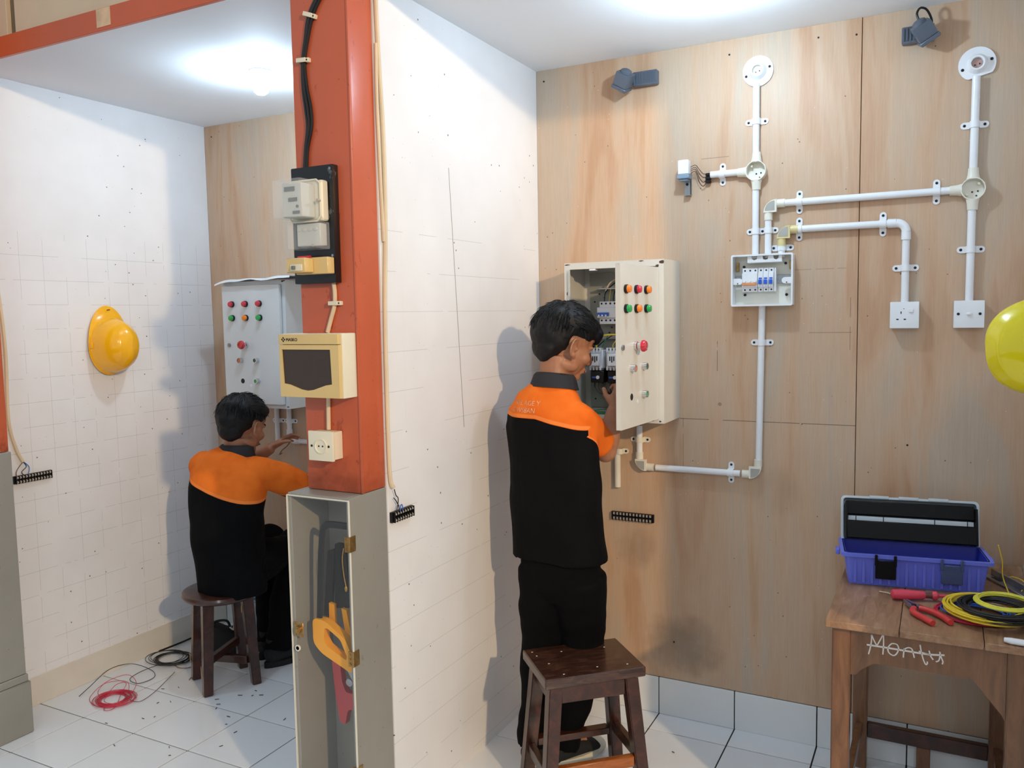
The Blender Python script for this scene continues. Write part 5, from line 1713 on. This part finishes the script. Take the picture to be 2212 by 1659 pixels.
# ------------------------------------------------------------------ people
def skin_mat():
    n = NT('skin')
    c = n.ramp(n.noise(7, 3), [(0.35, lin((154, 104, 76))), (0.65, lin((180, 126, 95)))])
    n.link(c, n.b.inputs['Base Color'])
    n.b.inputs['Roughness'].default_value = 0.48
    n.b.inputs['Subsurface Weight'].default_value = 0.08
    n.b.inputs['Subsurface Radius'].default_value = (0.012, 0.005, 0.003)
    n.b.inputs['Subsurface Scale'].default_value = 0.5
    return n.m
def shirt_mat():
    n = NT('work_shirt')
    a = n.node('ShaderNodeAttribute')
    a.attribute_name = 'yoke'
    f = n.math('GREATER_THAN', a.outputs['Fac'], 0.5)
    weave = n.noise(420, 2)
    org = n.ramp(n.noise(6, 3), [(0.35, lin((228, 104, 30))), (0.65, lin((244, 124, 42)))])
    blk = n.ramp(n.noise(5, 3), [(0.35, lin((8, 8, 10))), (0.65, lin((13, 13, 15)))])
    edge = n.math('LESS_THAN', n.math('ABSOLUTE', n.math('SUBTRACT', a.outputs['Fac'], 0.53)), 0.022)
    c = n.mix(f, blk, n.mix(n.math('MULTIPLY', edge, 0.4), org, lin((255, 160, 90))))
    n.link(c, n.b.inputs['Base Color'])
    n.b.inputs['Roughness'].default_value = 0.85
    n.b.inputs['Specular IOR Level'].default_value = 0.12
    n.bump(n.math('ADD', n.math('MULTIPLY', weave, 0.3), n.noise(16, 3)), 0.35, 0.004)
    return n.m
M_SKIN = skin_mat()
M_SHIRT = shirt_mat()
M_COLLAR = mat('collar_cloth', (34, 31, 36), 0.8, var=0.05, bump=0.2, bscale=200)
M_TROUS = mat('black_trousers', (9, 9, 11), 0.9, var=0.1, bump=0.3, bscale=30, spec=0.12)
M_HAIR = mat('black_hair', (9, 9, 12), 0.58, var=0.1, vscale=40, bump=0.15, bscale=160, spec=0.35)
M_SHOE = mat('black_canvas', (24, 24, 28), 0.8, bump=0.3, bscale=300)
M_SOLE = mat('shoe_rubber', (225, 220, 200), 0.5)
M_EYE = mat('eye_white', (235, 232, 228), 0.2, var=0)
M_IRIS = mat('iris', (40, 24, 16), 0.15, var=0)
M_LIP = mat('lips', (150, 84, 76), 0.5, var=0)

def remesh_object(b, name, m, parent, voxel, smooth=4, post_fn=None, attr=None):
    bmesh.ops.recalc_face_normals(b.bm, faces=b.bm.faces[:])
    me = bpy.data.meshes.new(name)
    b.bm.to_mesh(me)
    b.bm.free()
    o = bpy.data.objects.new(name + '_tmp', me)
    COL.objects.link(o)
    r = o.modifiers.new('r', 'REMESH')
    r.mode = 'VOXEL'
    r.voxel_size = voxel
    r.use_smooth_shade = True
    if smooth:
        s = o.modifiers.new('s', 'SMOOTH')
        s.factor = 0.5
        s.iterations = smooth
    dg = bpy.context.evaluated_depsgraph_get()
    dg.update()
    m2 = bpy.data.meshes.new_from_object(o.evaluated_get(dg))
    bpy.data.objects.remove(o)
    m2.name = name
    m2.materials.clear()
    m2.materials.append(m)
    if post_fn:
        vn = [(v.co.copy(), v.normal.copy()) for v in m2.vertices]
        flat = []
        for co, nr in vn:
            flat.extend(co + post_fn(co, nr))
        m2.vertices.foreach_set('co', flat)
    if attr:
        at = m2.attributes.new('yoke', 'FLOAT', 'POINT')
        at.data.foreach_set('value', [attr(v.co) for v in m2.vertices])
    for p in m2.polygons:
        p.use_smooth = True
    m2.update()
    return link(name, m2, parent)

def add_head(b):
    """head in local axes: x right, y forward, z up; origin between the ears at eye height"""
    b.ell((0, -0.012, 0.038), (0.074, 0.094, 0.082), 28, 20)
    b.ell((0, 0.030, -0.012), (0.062, 0.060, 0.072), 24, 16)
    b.ell((0, 0.012, -0.050), (0.055, 0.062, 0.052), 24, 16)      # jaw
    b.ell((0, 0.052, -0.082), (0.028, 0.030, 0.022), 18, 12)      # chin
    for s in (-1, 1):
        b.ell((s * 0.036, 0.058, -0.022), (0.026, 0.026, 0.022), 14, 10)   # cheeks
        b.ell((s * 0.028, 0.078, 0.018), (0.022, 0.010, 0.008), 12, 8)      # brow
        b.ell((s * 0.050, 0.010, -0.056), (0.014, 0.034, 0.020), 12, 8)    # jaw corner
        b.ell((s * 0.012, 0.092, -0.030), (0.008, 0.011, 0.008), 10, 8)     # nostril
        # ear: plate, rim, lobe
        R = Matrix.Rotation(s * 0.45, 3, 'Z') @ Matrix.Rotation(-0.18, 3, 'X')
        b.ell((s * 0.077, -0.004, -0.002), (0.005, 0.016, 0.028), 14, 10, rot=R)
        rim = []
        for k in range(15):
            a = -0.9 + k * (pi + 1.5) / 14
            rim.append(Vector((s * 0.080, -0.004, 0.0)) + R @ Vector((s * 0.005, -0.017 * sin(a) - 0.002, 0.029 * cos(a) * -1)))
        b.tube(rim, 0.0042, 8)
        b.ell((s * 0.078, 0.004, -0.030), (0.005, 0.008, 0.009), 10, 8)
        b.ell((s * 0.076, 0.010, -0.004), (0.005, 0.005, 0.007), 8, 6)       # tragus
    b.loft([(0, 0.080, 0.016), (0, 0.090, 0.000), (0, 0.101, -0.018), (0, 0.104, -0.028), (0, 0.092, -0.036)], [(0.007, 0.010), (0.008, 0.012), (0.010, 0.012), (0.011, 0.010), (0.009, 0.006)], n=12)
    b.ell((0, 0.084, -0.053), (0.022, 0.010, 0.006), 14, 8)
    b.ell((0, 0.082, -0.063), (0.019, 0.010, 0.006), 14, 8)
    b.ell((0, 0.080, 0.050), (0.045, 0.012, 0.030), 14, 8)        # forehead

def head_matrix(pos, fwd, pitch, roll=0.0):
    f = Vector((fwd[0], fwd[1], 0)).normalized()
    r = Vector((f.y, -f.x, 0))
    R = Matrix((r, f, Vector((0, 0, 1)))).transposed().to_4x4()
    return Matrix.Translation(pos) @ R @ Matrix.Rotation(-pitch, 4, 'X') @ Matrix.Rotation(roll, 4, 'Y') @ Matrix.Scale(1.05, 4)

def add_hand(b, wrist, direction, palm, side, curl, spread=0.10, s=1.0, curls=None):
    """palm: unit vector out of the palm; side: +1 when the thumb lies towards direction x palm"""
    d = Vector(direction).normalized()
    pn = (Vector(palm) - d * Vector(palm).dot(d)).normalized()
    sd = d.cross(pn).normalized() * side
    w = Vector(wrist)
    def at(a, c, e=0.0):
        return w + d * a * s + sd * c * s + pn * e * s
    b.loft([at(-0.02, 0), at(0.0, 0), at(0.02, 0.002), at(0.05, 0.0), at(0.075, -0.002), at(0.088, -0.004)], [(0.022 * s, 0.018 * s), (0.024 * s, 0.018 * s), (0.032 * s, 0.016 * s), (0.040 * s, 0.015 * s), (0.040 * s, 0.013 * s), (0.036 * s, 0.010 * s)] if True else None, n=16, up=pn)
    offs = (0.030, 0.010, -0.010, -0.029)
    lens = (0.068, 0.076, 0.070, 0.055)
    for k in range(4):
        cu = curls[k] if curls else curl
        base = at(0.078 if k < 3 else 0.070, offs[k])
        a0 = spread * (1.5 - k)
        dirv = (d + sd * a0).normalized()
        pts = [base - dirv * 0.012 * s, base]
        ang = cu * 0.35
        L = lens[k] * s
        p = base.copy()
        for seg, fr in enumerate((0.45, 0.30, 0.25)):
            dd = dirv * cos(ang) + pn * sin(ang)
            p = p + dd * L * fr
            pts.append(p.copy())
            ang += cu * 0.75
        rr = 0.0086 if k < 3 else 0.0074
        b.loft(pts, [rr * s, rr * s, rr * 0.95 * s, rr * 0.88 * s, rr * 0.72 * s], n=10, up=pn)
    tb = at(0.020, 0.026, 0.004)
    td = (d * 0.62 + sd * 0.70 + pn * 0.30).normalized()
    p1 = tb + td * 0.036 * s
    td2 = (d * 0.85 + sd * 0.25 + pn * 0.45).normalized()
    p2 = p1 + td2 * 0.028 * s
    p3 = p2 + (td2 + pn * 0.25).normalized() * 0.020 * s
    b.loft([tb - td * 0.014 * s, tb, p1, p2, p3], [0.012 * s, 0.0125 * s, 0.0105 * s, 0.0095 * s, 0.007 * s], n=10, up=pn)

def add_hair(b, T, fringe, seed, tufts=900):
    """hair mass in head axes plus combed tufts"""
    rnd = random.Random(seed)
    b.T = T
    b.ell((0, -0.010, 0.073), (0.084, 0.106, 0.070), 28, 18)
    b.ell((0, -0.044, 0.040), (0.078, 0.080, 0.080), 24, 16)
    b.ell((0, -0.060, -0.008), (0.060, 0.044, 0.055), 20, 12)
    b.ell((0, 0.050, 0.085), (0.066, 0.050, 0.036), 20, 12)
    if fringe:
        b.ell((0.010, 0.086, 0.066), (0.052, 0.026, 0.026), 18, 10)
        b.ell((0.025, 0.092, 0.050), (0.022, 0.016, 0.018), 12, 8)
        b.ell((-0.022, 0.088, 0.054), (0.024, 0.016, 0.020), 12, 8)

def hair_tufts(T, seed, n, fringe):
    rnd = random.Random(seed)
    b = MB(T)
    for _ in range(n):
        a = rnd.uniform(0, 2 * pi)
        zz = rnd.uniform(-0.25, 1.0)
        rr = math.sqrt(max(0.0, 1 - zz * zz))
        nrm = Vector((rr * cos(a), rr * sin(a), zz))
        if nrm.y > 0.55 and nrm.z < 0.45:
            continue
        if abs(nrm.x) > 0.45 and nrm.z < 0.10 and nrm.y > -0.5:
            continue
        p = Vector((nrm.x * 0.083, nrm.y * 0.105 - 0.012, 0.052 + nrm.z * 0.090))
        # combed forward over the top, down at the back and sides
        fwd = Vector((0.25 * nrm.x, 1.0, 0.05)) if nrm.y > -0.25 and nrm.z > 0.15 else Vector((nrm.x * 0.2, -0.25, -1.0))
        tang = (fwd - nrm * fwd.dot(nrm))
        tang = (tang.normalized() + Vector((rnd.uniform(-.4, .4), rnd.uniform(-.3, .3), rnd.uniform(-.3, .3)))).normalized()
        L = rnd.uniform(0.020, 0.042) * (1.0 if nrm.z > 0.1 else 0.55)
        pts, rad = [], []
        q = p.copy()
        dd = (tang + nrm * rnd.uniform(0.15, 0.6)).normalized()
        for k in range(4):
            pts.append(q.copy()); rad.append(0.0019 * (1 - k / 3.4))
            q = q + dd * L / 3
            dd = (dd + Vector((0, 0.05, -0.28)) - nrm * 0.18).normalized()
        b.loft(pts, rad, n=4)
    return b

def shoe(parent_col, t, ankle, heading, lift=0.0, laces=True, prefix='shoe'):
    """canvas shoe: heel under the ankle, toe along heading"""
    h = Vector((heading[0], heading[1], 0)).normalized()
    r = Vector((h.y, -h.x, 0))
    T = Matrix.Translation((ankle[0], ankle[1], lift)) @ Matrix((r, h, Vector((0, 0, 1)))).transposed().to_4x4()
    up_ = MB(T)
    up_.loft([(0, -0.062, 0.045), (0, -0.050, 0.048), (0, -0.02, 0.052), (0, 0.03, 0.050), (0, 0.08, 0.042), (0, 0.125, 0.034), (0, 0.150, 0.030)], [(0.020, 0.028), (0.033, 0.042), (0.036, 0.044), (0.038, 0.038), (0.041, 0.026), (0.040, 0.019), (0.032, 0.014)], n=18)
    up_.loft([(0, -0.020, 0.06), (0, -0.016, 0.095), (0, -0.014, 0.125)], [(0.036, 0.044), (0.036, 0.042), (0.038, 0.042)], n=18, up=(0, 1, 0))
    u = up_.build('shoe', M_SHOE, t)
    s = MB(T)
    outl = []
    for k in range(28):
        a = 2 * pi * k / 28
        yy = sin(a); xx = cos(a)
        wid = 0.043 - 0.006 * (yy < 0) * abs(yy) - 0.006 * abs(yy) ** 3
        outl.append((xx * wid, 0.050 + yy * 0.125))
    s.prism(outl, 0.0005, 0.026, plane='xy')
    s.build('shoe_sole', M_SOLE if laces else M_SHOE, u)
    c = MB(T); c.ell((0, 0.146, 0.026), (0.039, 0.034, 0.026), 20, 12)
    c.build('toe_cap', M_SOLE if laces else M_SHOE, u)
    if laces:
        l_ = MB(T)
        for k in range(5):
            y = 0.030 + k * 0.018; z = 0.088 - k * 0.010
            l_.tube([(-0.020, y, z - 0.008), (0, y + 0.007, z), (0.020, y + 0.014, z - 0.010)], 0.0026, 6)
            l_.tube([(0.020, y, z - 0.008), (0, y + 0.007, z), (-0.020, y + 0.014, z - 0.010)], 0.0026, 6)
        l_.tube(smooth_path([(0, 0.028, 0.092), (0.022, 0.022, 0.096), (0.030, 0.030, 0.085), (0.010, 0.034, 0.090)]), 0.0022, 6)
        l_.tube(smooth_path([(0, 0.028, 0.092), (-0.022, 0.020, 0.096), (-0.030, 0.032, 0.085), (-0.010, 0.034, 0.090)]), 0.0022, 6)
        l_.build('shoe_laces', M_SOLE, u)
    return u

def body_frame(O, F):
    F = Vector((F[0], F[1], 0)).normalized()
    R = Vector((F.y, -F.x, 0))
    def P(r, f, z):
        return Vector((O[0], O[1], 0)) + R * r + F * f + Vector((0, 0, z))
    return P, F, R

def seg_dist(p, a, b):
    ab = b - a
    t_ = max(0.0, min(1.0, (p - a).dot(ab) / ab.length_squared))
    return (p - (a + ab * t_)).length, t_

def person(name, label, O, F, torso, sho, elb, wri, hand_dir, hand_palm, head_pos, head_fwd, pitch, hips, knees, ankles, foot_dir, yoke_fn, belt, trouser_rings, fringe, seed, curls, laces, neck_base, full_sleeve=True):
    P, Fv, Rv = body_frame(O, F)
    t = thing(name, label, 'person', (O[0], O[1], 0))
    Ti = Matrix.Translation((-O[0], -O[1], 0))
    def W(p):
        return P(*p)
    S = [W(p) for p in sho]; E = [W(p) for p in elb]; Wr = [W(p) for p in wri]
    HP = [W(p) for p in hips]; KN = [Vector(p) for p in knees]; AN = [Vector(p) for p in ankles]
    hp = W(head_pos)
    T = Ti @ head_matrix(hp, head_fwd, pitch)
    # ---- body: one continuous skin
    b = MB(Ti)
    b.loft([W((r, f, z)) for (z, r, f, a, c) in torso], [(a * 0.80, c * 0.78) for (z, r, f, a, c) in torso], n=20, up=Fv)
    nb = W(neck_base)
    hb = T.inverted()
    nk_top = (Ti.inverted() @ T) @ Vector((0, -0.020, -0.035))
    b.loft([nb - Vector((0, 0, 0.05)), nb, (nb + nk_top) / 2, nk_top], [0.070, 0.058, 0.053, 0.054], n=20, up=Fv)
    for i in (0, 1):
        sgn = -1 if i == 0 else 1
        mid = (S[i] + E[i]) / 2
        b.loft([S[i] + (E[i] - S[i]) * -0.12, S[i], mid, E[i]], [0.040, 0.043, 0.041, 0.038], n=16)
        fm = E[i].lerp(Wr[i], 0.3)
        b.ell(E[i], (0.040, 0.040, 0.040), 14, 10)
        b.loft([E[i], fm, E[i].lerp(Wr[i], 0.7), Wr[i]], [0.038, 0.042, 0.032, 0.026], n=16)
        hd = (Rv * hand_dir[i][0] + Fv * hand_dir[i][1] + Vector((0, 0, hand_dir[i][2]))).normalized()
        pn = (Rv * hand_palm[i][0] + Fv * hand_palm[i][1] + Vector((0, 0, hand_palm[i][2]))).normalized()
        d_ = hd; p_ = (pn - d_ * pn.dot(d_)).normalized()
        sd = d_.cross(p_)
        side = 1 if sd.z > 0 else -1
        add_hand(b, Wr[i], hd, pn, side, curls[i], s=0.95)
        b.loft([HP[i], KN[i], AN[i]], [0.070, 0.048, 0.034], n=14)
        b.loft([AN[i] + Vector((0, 0, 0.0)), AN[i] + Vector((foot_dir[i][0], foot_dir[i][1], 0)).normalized() * 0.09 - Vector((0, 0, 0.035))], [0.028, 0.022], n=10)
    b.loft([HP[0], HP[1]], [0.085, 0.085], n=14)
    b.T = T
    add_head(b)
    body = remesh_object(b, 'body', M_SKIN, t, 0.0042, 3)
    # ---- eyes
    for s in (-1, 1):
        e = MB(T); e.ell((s * 0.030, 0.0665, 0.002), (0.0125, 0.0125, 0.0105), 16, 12); e.mi = 1; e.ell((s * 0.030, 0.0765, 0.001), (0.0055, 0.004, 0.0055), 12, 8)
        e.build('eye', [M_EYE, M_IRIS], body)
        e = MB(T); e.loft([(s * 0.014, 0.089, 0.022), (s * 0.030, 0.090, 0.027), (s * 0.046, 0.080, 0.022)], [(0.002, 0.003), (0.0035, 0.004), (0.002, 0.003)], n=8)
        e.build('eyebrow', M_HAIR, body)
    e = MB(T); e.loft([(-0.021, 0.088, -0.0585), (0, 0.0945, -0.0575), (0.021, 0.088, -0.0585)], [(0.002, 0.003), (0.004, 0.006), (0.002, 0.003)], n=8); e.build('lips', M_LIP, body)
    # ---- hair
    h = MB()
    add_hair(h, T, fringe, seed)
    def hn(co, nrm):
        return nrm * (0.002 + noise.noise(co * 26) * 0.0050 + noise.noise(co * 70) * 0.0016)
    hair = remesh_object(h, 'hair', M_HAIR, t, 0.0045, 3, post_fn=hn)
    tf = hair_tufts(T, seed, 3200, fringe).build('hair_tufts', M_HAIR, hair)
    tf['kind'] = 'stuff'
    # ---- trousers
    b = MB(Ti)
    b.loft([W(p[:3]) for p in trouser_rings], [(p[3], p[4]) for p in trouser_rings], n=24, up=Fv)
    for i in (0, 1):
        L1 = HP[i].lerp(KN[i], 0.5)
        L2 = KN[i].lerp(AN[i], 0.5)
        an = AN[i] + (KN[i] - AN[i]).normalized() * -0.02
        b.loft([HP[i], L1, KN[i], L2, an, an + (KN[i] - AN[i]).normalized() * 0.008], [0.094, 0.086, 0.074, 0.068, 0.060, 0.045], n=20)
        b.ell(KN[i], (0.075, 0.075, 0.075), 14, 10)
    def tn(co, nrm):
        return nrm * (noise.noise(co * 7) * 0.012 + noise.noise(Vector((co.x * 10, co.y * 10, co.z * 22))) * 0.005)
    remesh_object(b, 'trousers', M_TROUS, t, 0.008, 3, post_fn=tn)
    # ---- shirt with sleeves, cuffs and hem turned in
    b = MB(Ti)
    pts = [W((r, f, z)) for (z, r, f, a, c) in torso]
    rad = [(a, c) for (z, r, f, a, c) in torso]
    up0 = (pts[1] - pts[0]).normalized()
    pts = [pts[0] + up0 * 0.020] + pts
    rad = [(rad[0][0] * 0.90, rad[0][1] * 0.88)] + rad
    b.loft(pts, rad, n=32, up=Fv, expo=2.25)
    cuffs = []
    for i in (0, 1):
        ax = (E[i] - S[i])
        cuff = S[i] + ax * (0.80 if full_sleeve else 0.92)
        inn = S[i] + ax * (0.72 if full_sleeve else 0.84)
        cuffs.append(cuff)
        inner_p = S[i] + (nb - S[i]) * 0.45 - Vector((0, 0, 0.030))
        sp = smooth_path([inner_p, S[i], S[i] + ax * 0.45, cuff], 5)
        rr_ = [(0.053 if full_sleeve else 0.062) + 0.005 * min(1, k / 10) for k in range(len(sp))]
        b.loft(sp + [inn], rr_ + [0.048], n=24)
    Tin = Ti.inverted()
    def sn(co, nrm):
        w = Tin @ co
        v = noise.noise(co * 6) * 0.010 + noise.noise(Vector((co.x * 16, co.y * 16, co.z * 6))) * 0.0045 + noise.noise(Vector((co.x * 9 + co.z * 7, co.y * 12, co.z * 9))) * 0.004
        return nrm * v
    def yk(co):
        w = Tin @ co
        q = w - Vector((O[0], O[1], 0))
        r, f, z = q.dot(Rv), q.dot(Fv), q.z
        val = yoke_fn(r, f, z)
        for i in (0, 1):
            dist, tt_ = seg_dist(w, S[i], S[i] + (E[i] - S[i]) * 0.95)
            if dist < 0.095 and tt_ > 0.02:
                ax = (E[i] - S[i]).normalized()
                c = S[i] + (E[i] - S[i]) * tt_
                rel = w - c
                upv = Vector((0, 0, 1)) - ax * ax.z
                upv = (upv.normalized() + Rv * (0.9 if i else -0.9) * (1 if i else 0.2)).normalized()
                if full_sleeve and i == 1:
                    val = max(val, 0.5 + (0.084 - dist) * 14.0)
                elif not full_sleeve and tt_ > 0.1:
                    val = max(val, 0.5 + (rel.dot(upv) + 0.030) * 4.0)
        return max(0.0, min(1.0, val))
    shirt = remesh_object(b, 'shirt', M_SHIRT, t, 0.0065, 5, post_fn=sn, attr=yk)
    # ---- collar: folded band round the neck
    b = MB(Ti)
    c0 = nb
    up_n = (nk_top - nb).normalized()
    ring_o, ring_i = [], []
    n = 36
    sx = Rv
    sy = (Fv - up_n * Fv.dot(up_n)).normalized()
    verts = []
    for lvl, (hgt, rr) in enumerate(((0.026, 0.062), (0.030, 0.066), (0.022, 0.074), (-0.020, 0.088), (-0.018, 0.080), (0.004, 0.062))):
        for k in range(n):
            a = 2 * pi * k / n
            back = 0.5 - 0.5 * sin(a)
            hh = hgt + 0.010 * back
            p = c0 + up_n * hh + sx * (rr * cos(a)) + sy * (rr * 0.93 * sin(a))
            verts.append(p)
    faces = []
    for l in range(6):
        m_ = (l + 1) % 6
        for k in range(n):
            j = (k + 1) % n
            faces.append([l * n + k, l * n + j, m_ * n + j, m_ * n + k])
    b._add(verts, faces)
    b.build('collar', M_COLLAR, shirt)
    # ---- shoes
    for i in (0, 1):
        o_ = AN[i]
        shoe(None, t, (o_.x - O[0], o_.y - O[1]), foot_dir[i], laces=laces)
    return t, shirt, (P, Fv, Rv, S, E)

# standing man
OS = (-1.17, 2.56)
FS = (0.23, 0.973)
torso = [(0.745, 0.008, 0.0, 0.178, 0.120), (0.85, 0.004, 0.0, 0.173, 0.116), (1.00, 0.0, -0.004, 0.172, 0.112), (1.12, -0.010, -0.008, 0.174, 0.114), (1.20, -0.016, -0.010, 0.170, 0.110), (1.25, -0.014, -0.010, 0.148, 0.100), (1.29, -0.008, -0.006, 0.126, 0.086), (1.325, -0.002, -0.002, 0.092, 0.072), (1.35, 0.0, 0.0, 0.066, 0.058)]
def yoke_stand(r, f, z):
    back = 1.235 - 0.9 * max(0, r) * 0.25
    front = 1.20
    return 0.5 + (z - (back if f < 0.02 else front)) * 4.0
tS, shirtS, infoS = person('person', 'standing man in black and orange work shirt and black trousers, reaching into the open cabinet',
    OS, FS, torso,
    [(-0.140, 0.0, 1.232), (0.100, 0.0, 1.232)], [(-0.158, 0.045, 1.035), (0.088, 0.172, 1.098)], [(-0.060, 0.230, 1.130), (0.062, 0.270, 1.235)],
    [(0.3, 0.8, 0.5), (-0.1, 0.75, 0.65)], [(0.5, 0.1, -0.6), (-0.6, 0.1, -0.4)],
    (0.012, 0.040, 1.468), (0.648, 0.761), radians(17),
    [(-0.055, 0.0, 0.70), (0.092, 0.0, 0.70)],
    [(-1.228, 2.560, 0.42), (-1.086, 2.595, 0.42)], [(-1.248, 2.530, 0.085), (-1.158, 2.570, 0.085)], [(0.05, 1.0), (0.50, 0.87)],
    yoke_stand, 0.75,
    [(0.0, 0.0, 0.84, 0.140, 0.092), (0.016, 0.0, 0.74, 0.156, 0.106), (0.026, 0.0, 0.66, 0.148, 0.098), (0.028, 0.004, 0.60, 0.110, 0.070)],
    True, 31, [1.1, 1.1], True, (-0.004, 0.004, 1.343))

# seated man
OC = (-2.75, 2.55)
FC = (-0.127, 0.992)
torso = [(0.392, 0.045, 0.000, 0.142, 0.112), (0.44, 0.040, 0.0, 0.148, 0.114), (0.50, 0.032, 0.0, 0.154, 0.116), (0.62, 0.018, 0.006, 0.162, 0.120), (0.74, 0.012, 0.010, 0.170, 0.120), (0.85, 0.008, 0.030, 0.180, 0.116), (0.915, 0.006, 0.046, 0.172, 0.106), (0.960, 0.010, 0.058, 0.142, 0.092), (0.990, 0.014, 0.066, 0.108, 0.078), (1.012, 0.018, 0.074, 0.070, 0.060)]
def yoke_sit(r, f, z):
    line = 0.900 - 0.28 * (r + 0.17) - 0.10 * max(0.0, 0.05 - f) * 0
    return 0.5 + (z - line) * 4.0
tC, shirtC, infoC = person('person', 'man sitting on the round stool with his back turned, in black and orange work shirt',
    OC, FC, torso,
    [(-0.122, 0.050, 0.940), (0.150, 0.080, 0.925)], [(-0.150, 0.270, 0.875), (0.220, 0.300, 0.815)], [(0.030, 0.320, 0.985), (0.310, 0.350, 0.905)],
    [(0.45, 0.62, 0.40), (0.9, 0.25, 0.4)], [(0.6, 0.2, -0.5), (0.2, 0.6, -0.6)],
    (0.040, 0.108, 1.106), (0.047, 0.999), radians(14),
    [(-0.045, 0.020, 0.500), (0.095, 0.020, 0.500)],
    [(-2.870, 2.945, 0.520), (-2.720, 2.950, 0.520)], [(-2.790, 2.840, 0.085), (-2.680, 2.780, 0.085)], [(0.0, 1.0), (0.30, 0.95)],
    yoke_sit, 0.5,
    [(0.025, 0.0, 0.60, 0.140, 0.100), (0.03, 0.0, 0.52, 0.136, 0.100), (0.035, 0.0, 0.455, 0.130, 0.098), (0.04, 0.0, 0.425, 0.115, 0.090)],
    False, 47, [0.6, 1.0], False, (0.022, 0.078, 1.002), full_sleeve=False)

# wire held by the seated man
cable('held_wire', [(-2.806, D - 0.020, 0.985), (-2.815, D - 0.035, 0.965), (-2.83, D - 0.055, 0.945), (-2.825, D - 0.075, 0.930), (-2.80, D - 0.085, 0.940)], 0.0022, M_BRWIRE, 'brown wire held in the seated man\'s hand, coming out of the white bend', 'wire')

# faded lettering printed on the back yoke of the standing man, laid on the cloth
from mathutils.bvhtree import BVHTree
def print_on_shirt(shirt, O, Fv, Rv, lines, r0, z0, size, m, gap):
    bvh = BVHTree.FromPolygons([v.co for v in shirt.data.vertices], [p.vertices for p in shirt.data.polygons])
    for li, s in enumerate(lines):
        cu = bpy.data.curves.new('print_tmp', 'FONT'); cu.body = s; cu.size = size; cu.resolution_u = 2
        tmp = bpy.data.objects.new('print_tmp', cu); COL.objects.link(tmp)
        dg = bpy.context.evaluated_depsgraph_get()
        me = bpy.data.meshes.new_from_object(tmp.evaluated_get(dg)); bpy.data.objects.remove(tmp)
        bm = bmesh.new(); bm.from_mesh(me)
        bmesh.ops.triangulate(bm, faces=bm.faces[:])
        bmesh.ops.subdivide_edges(bm, edges=[e for e in bm.edges if e.calc_length() > size * 0.25], cuts=2)
        for v in bm.verts:
            q = Rv * (r0 + v.co.x) + Vector((0, 0, z0 - li * gap + v.co.y)) - Fv * 0.4
            hit, nrm, idx, dist = bvh.ray_cast(q, Fv)
            if hit is None:
                hit = q; nrm = -Fv
            v.co = hit - Fv * 0.0012
        bm.to_mesh(me); bm.free()
        me.materials.clear(); me.materials.append(m)
        link('back_print', me, shirt)
P_, Fv_, Rv_, S_, E_ = infoS
print_on_shirt(shirtS, OS, Fv_, Rv_, ['WH. AGE Y', 'K WSBAN'], -0.104, 1.278, 0.023, mat('faded_print', (240, 178, 140), 0.8, var=0.2, vscale=90), 0.024)
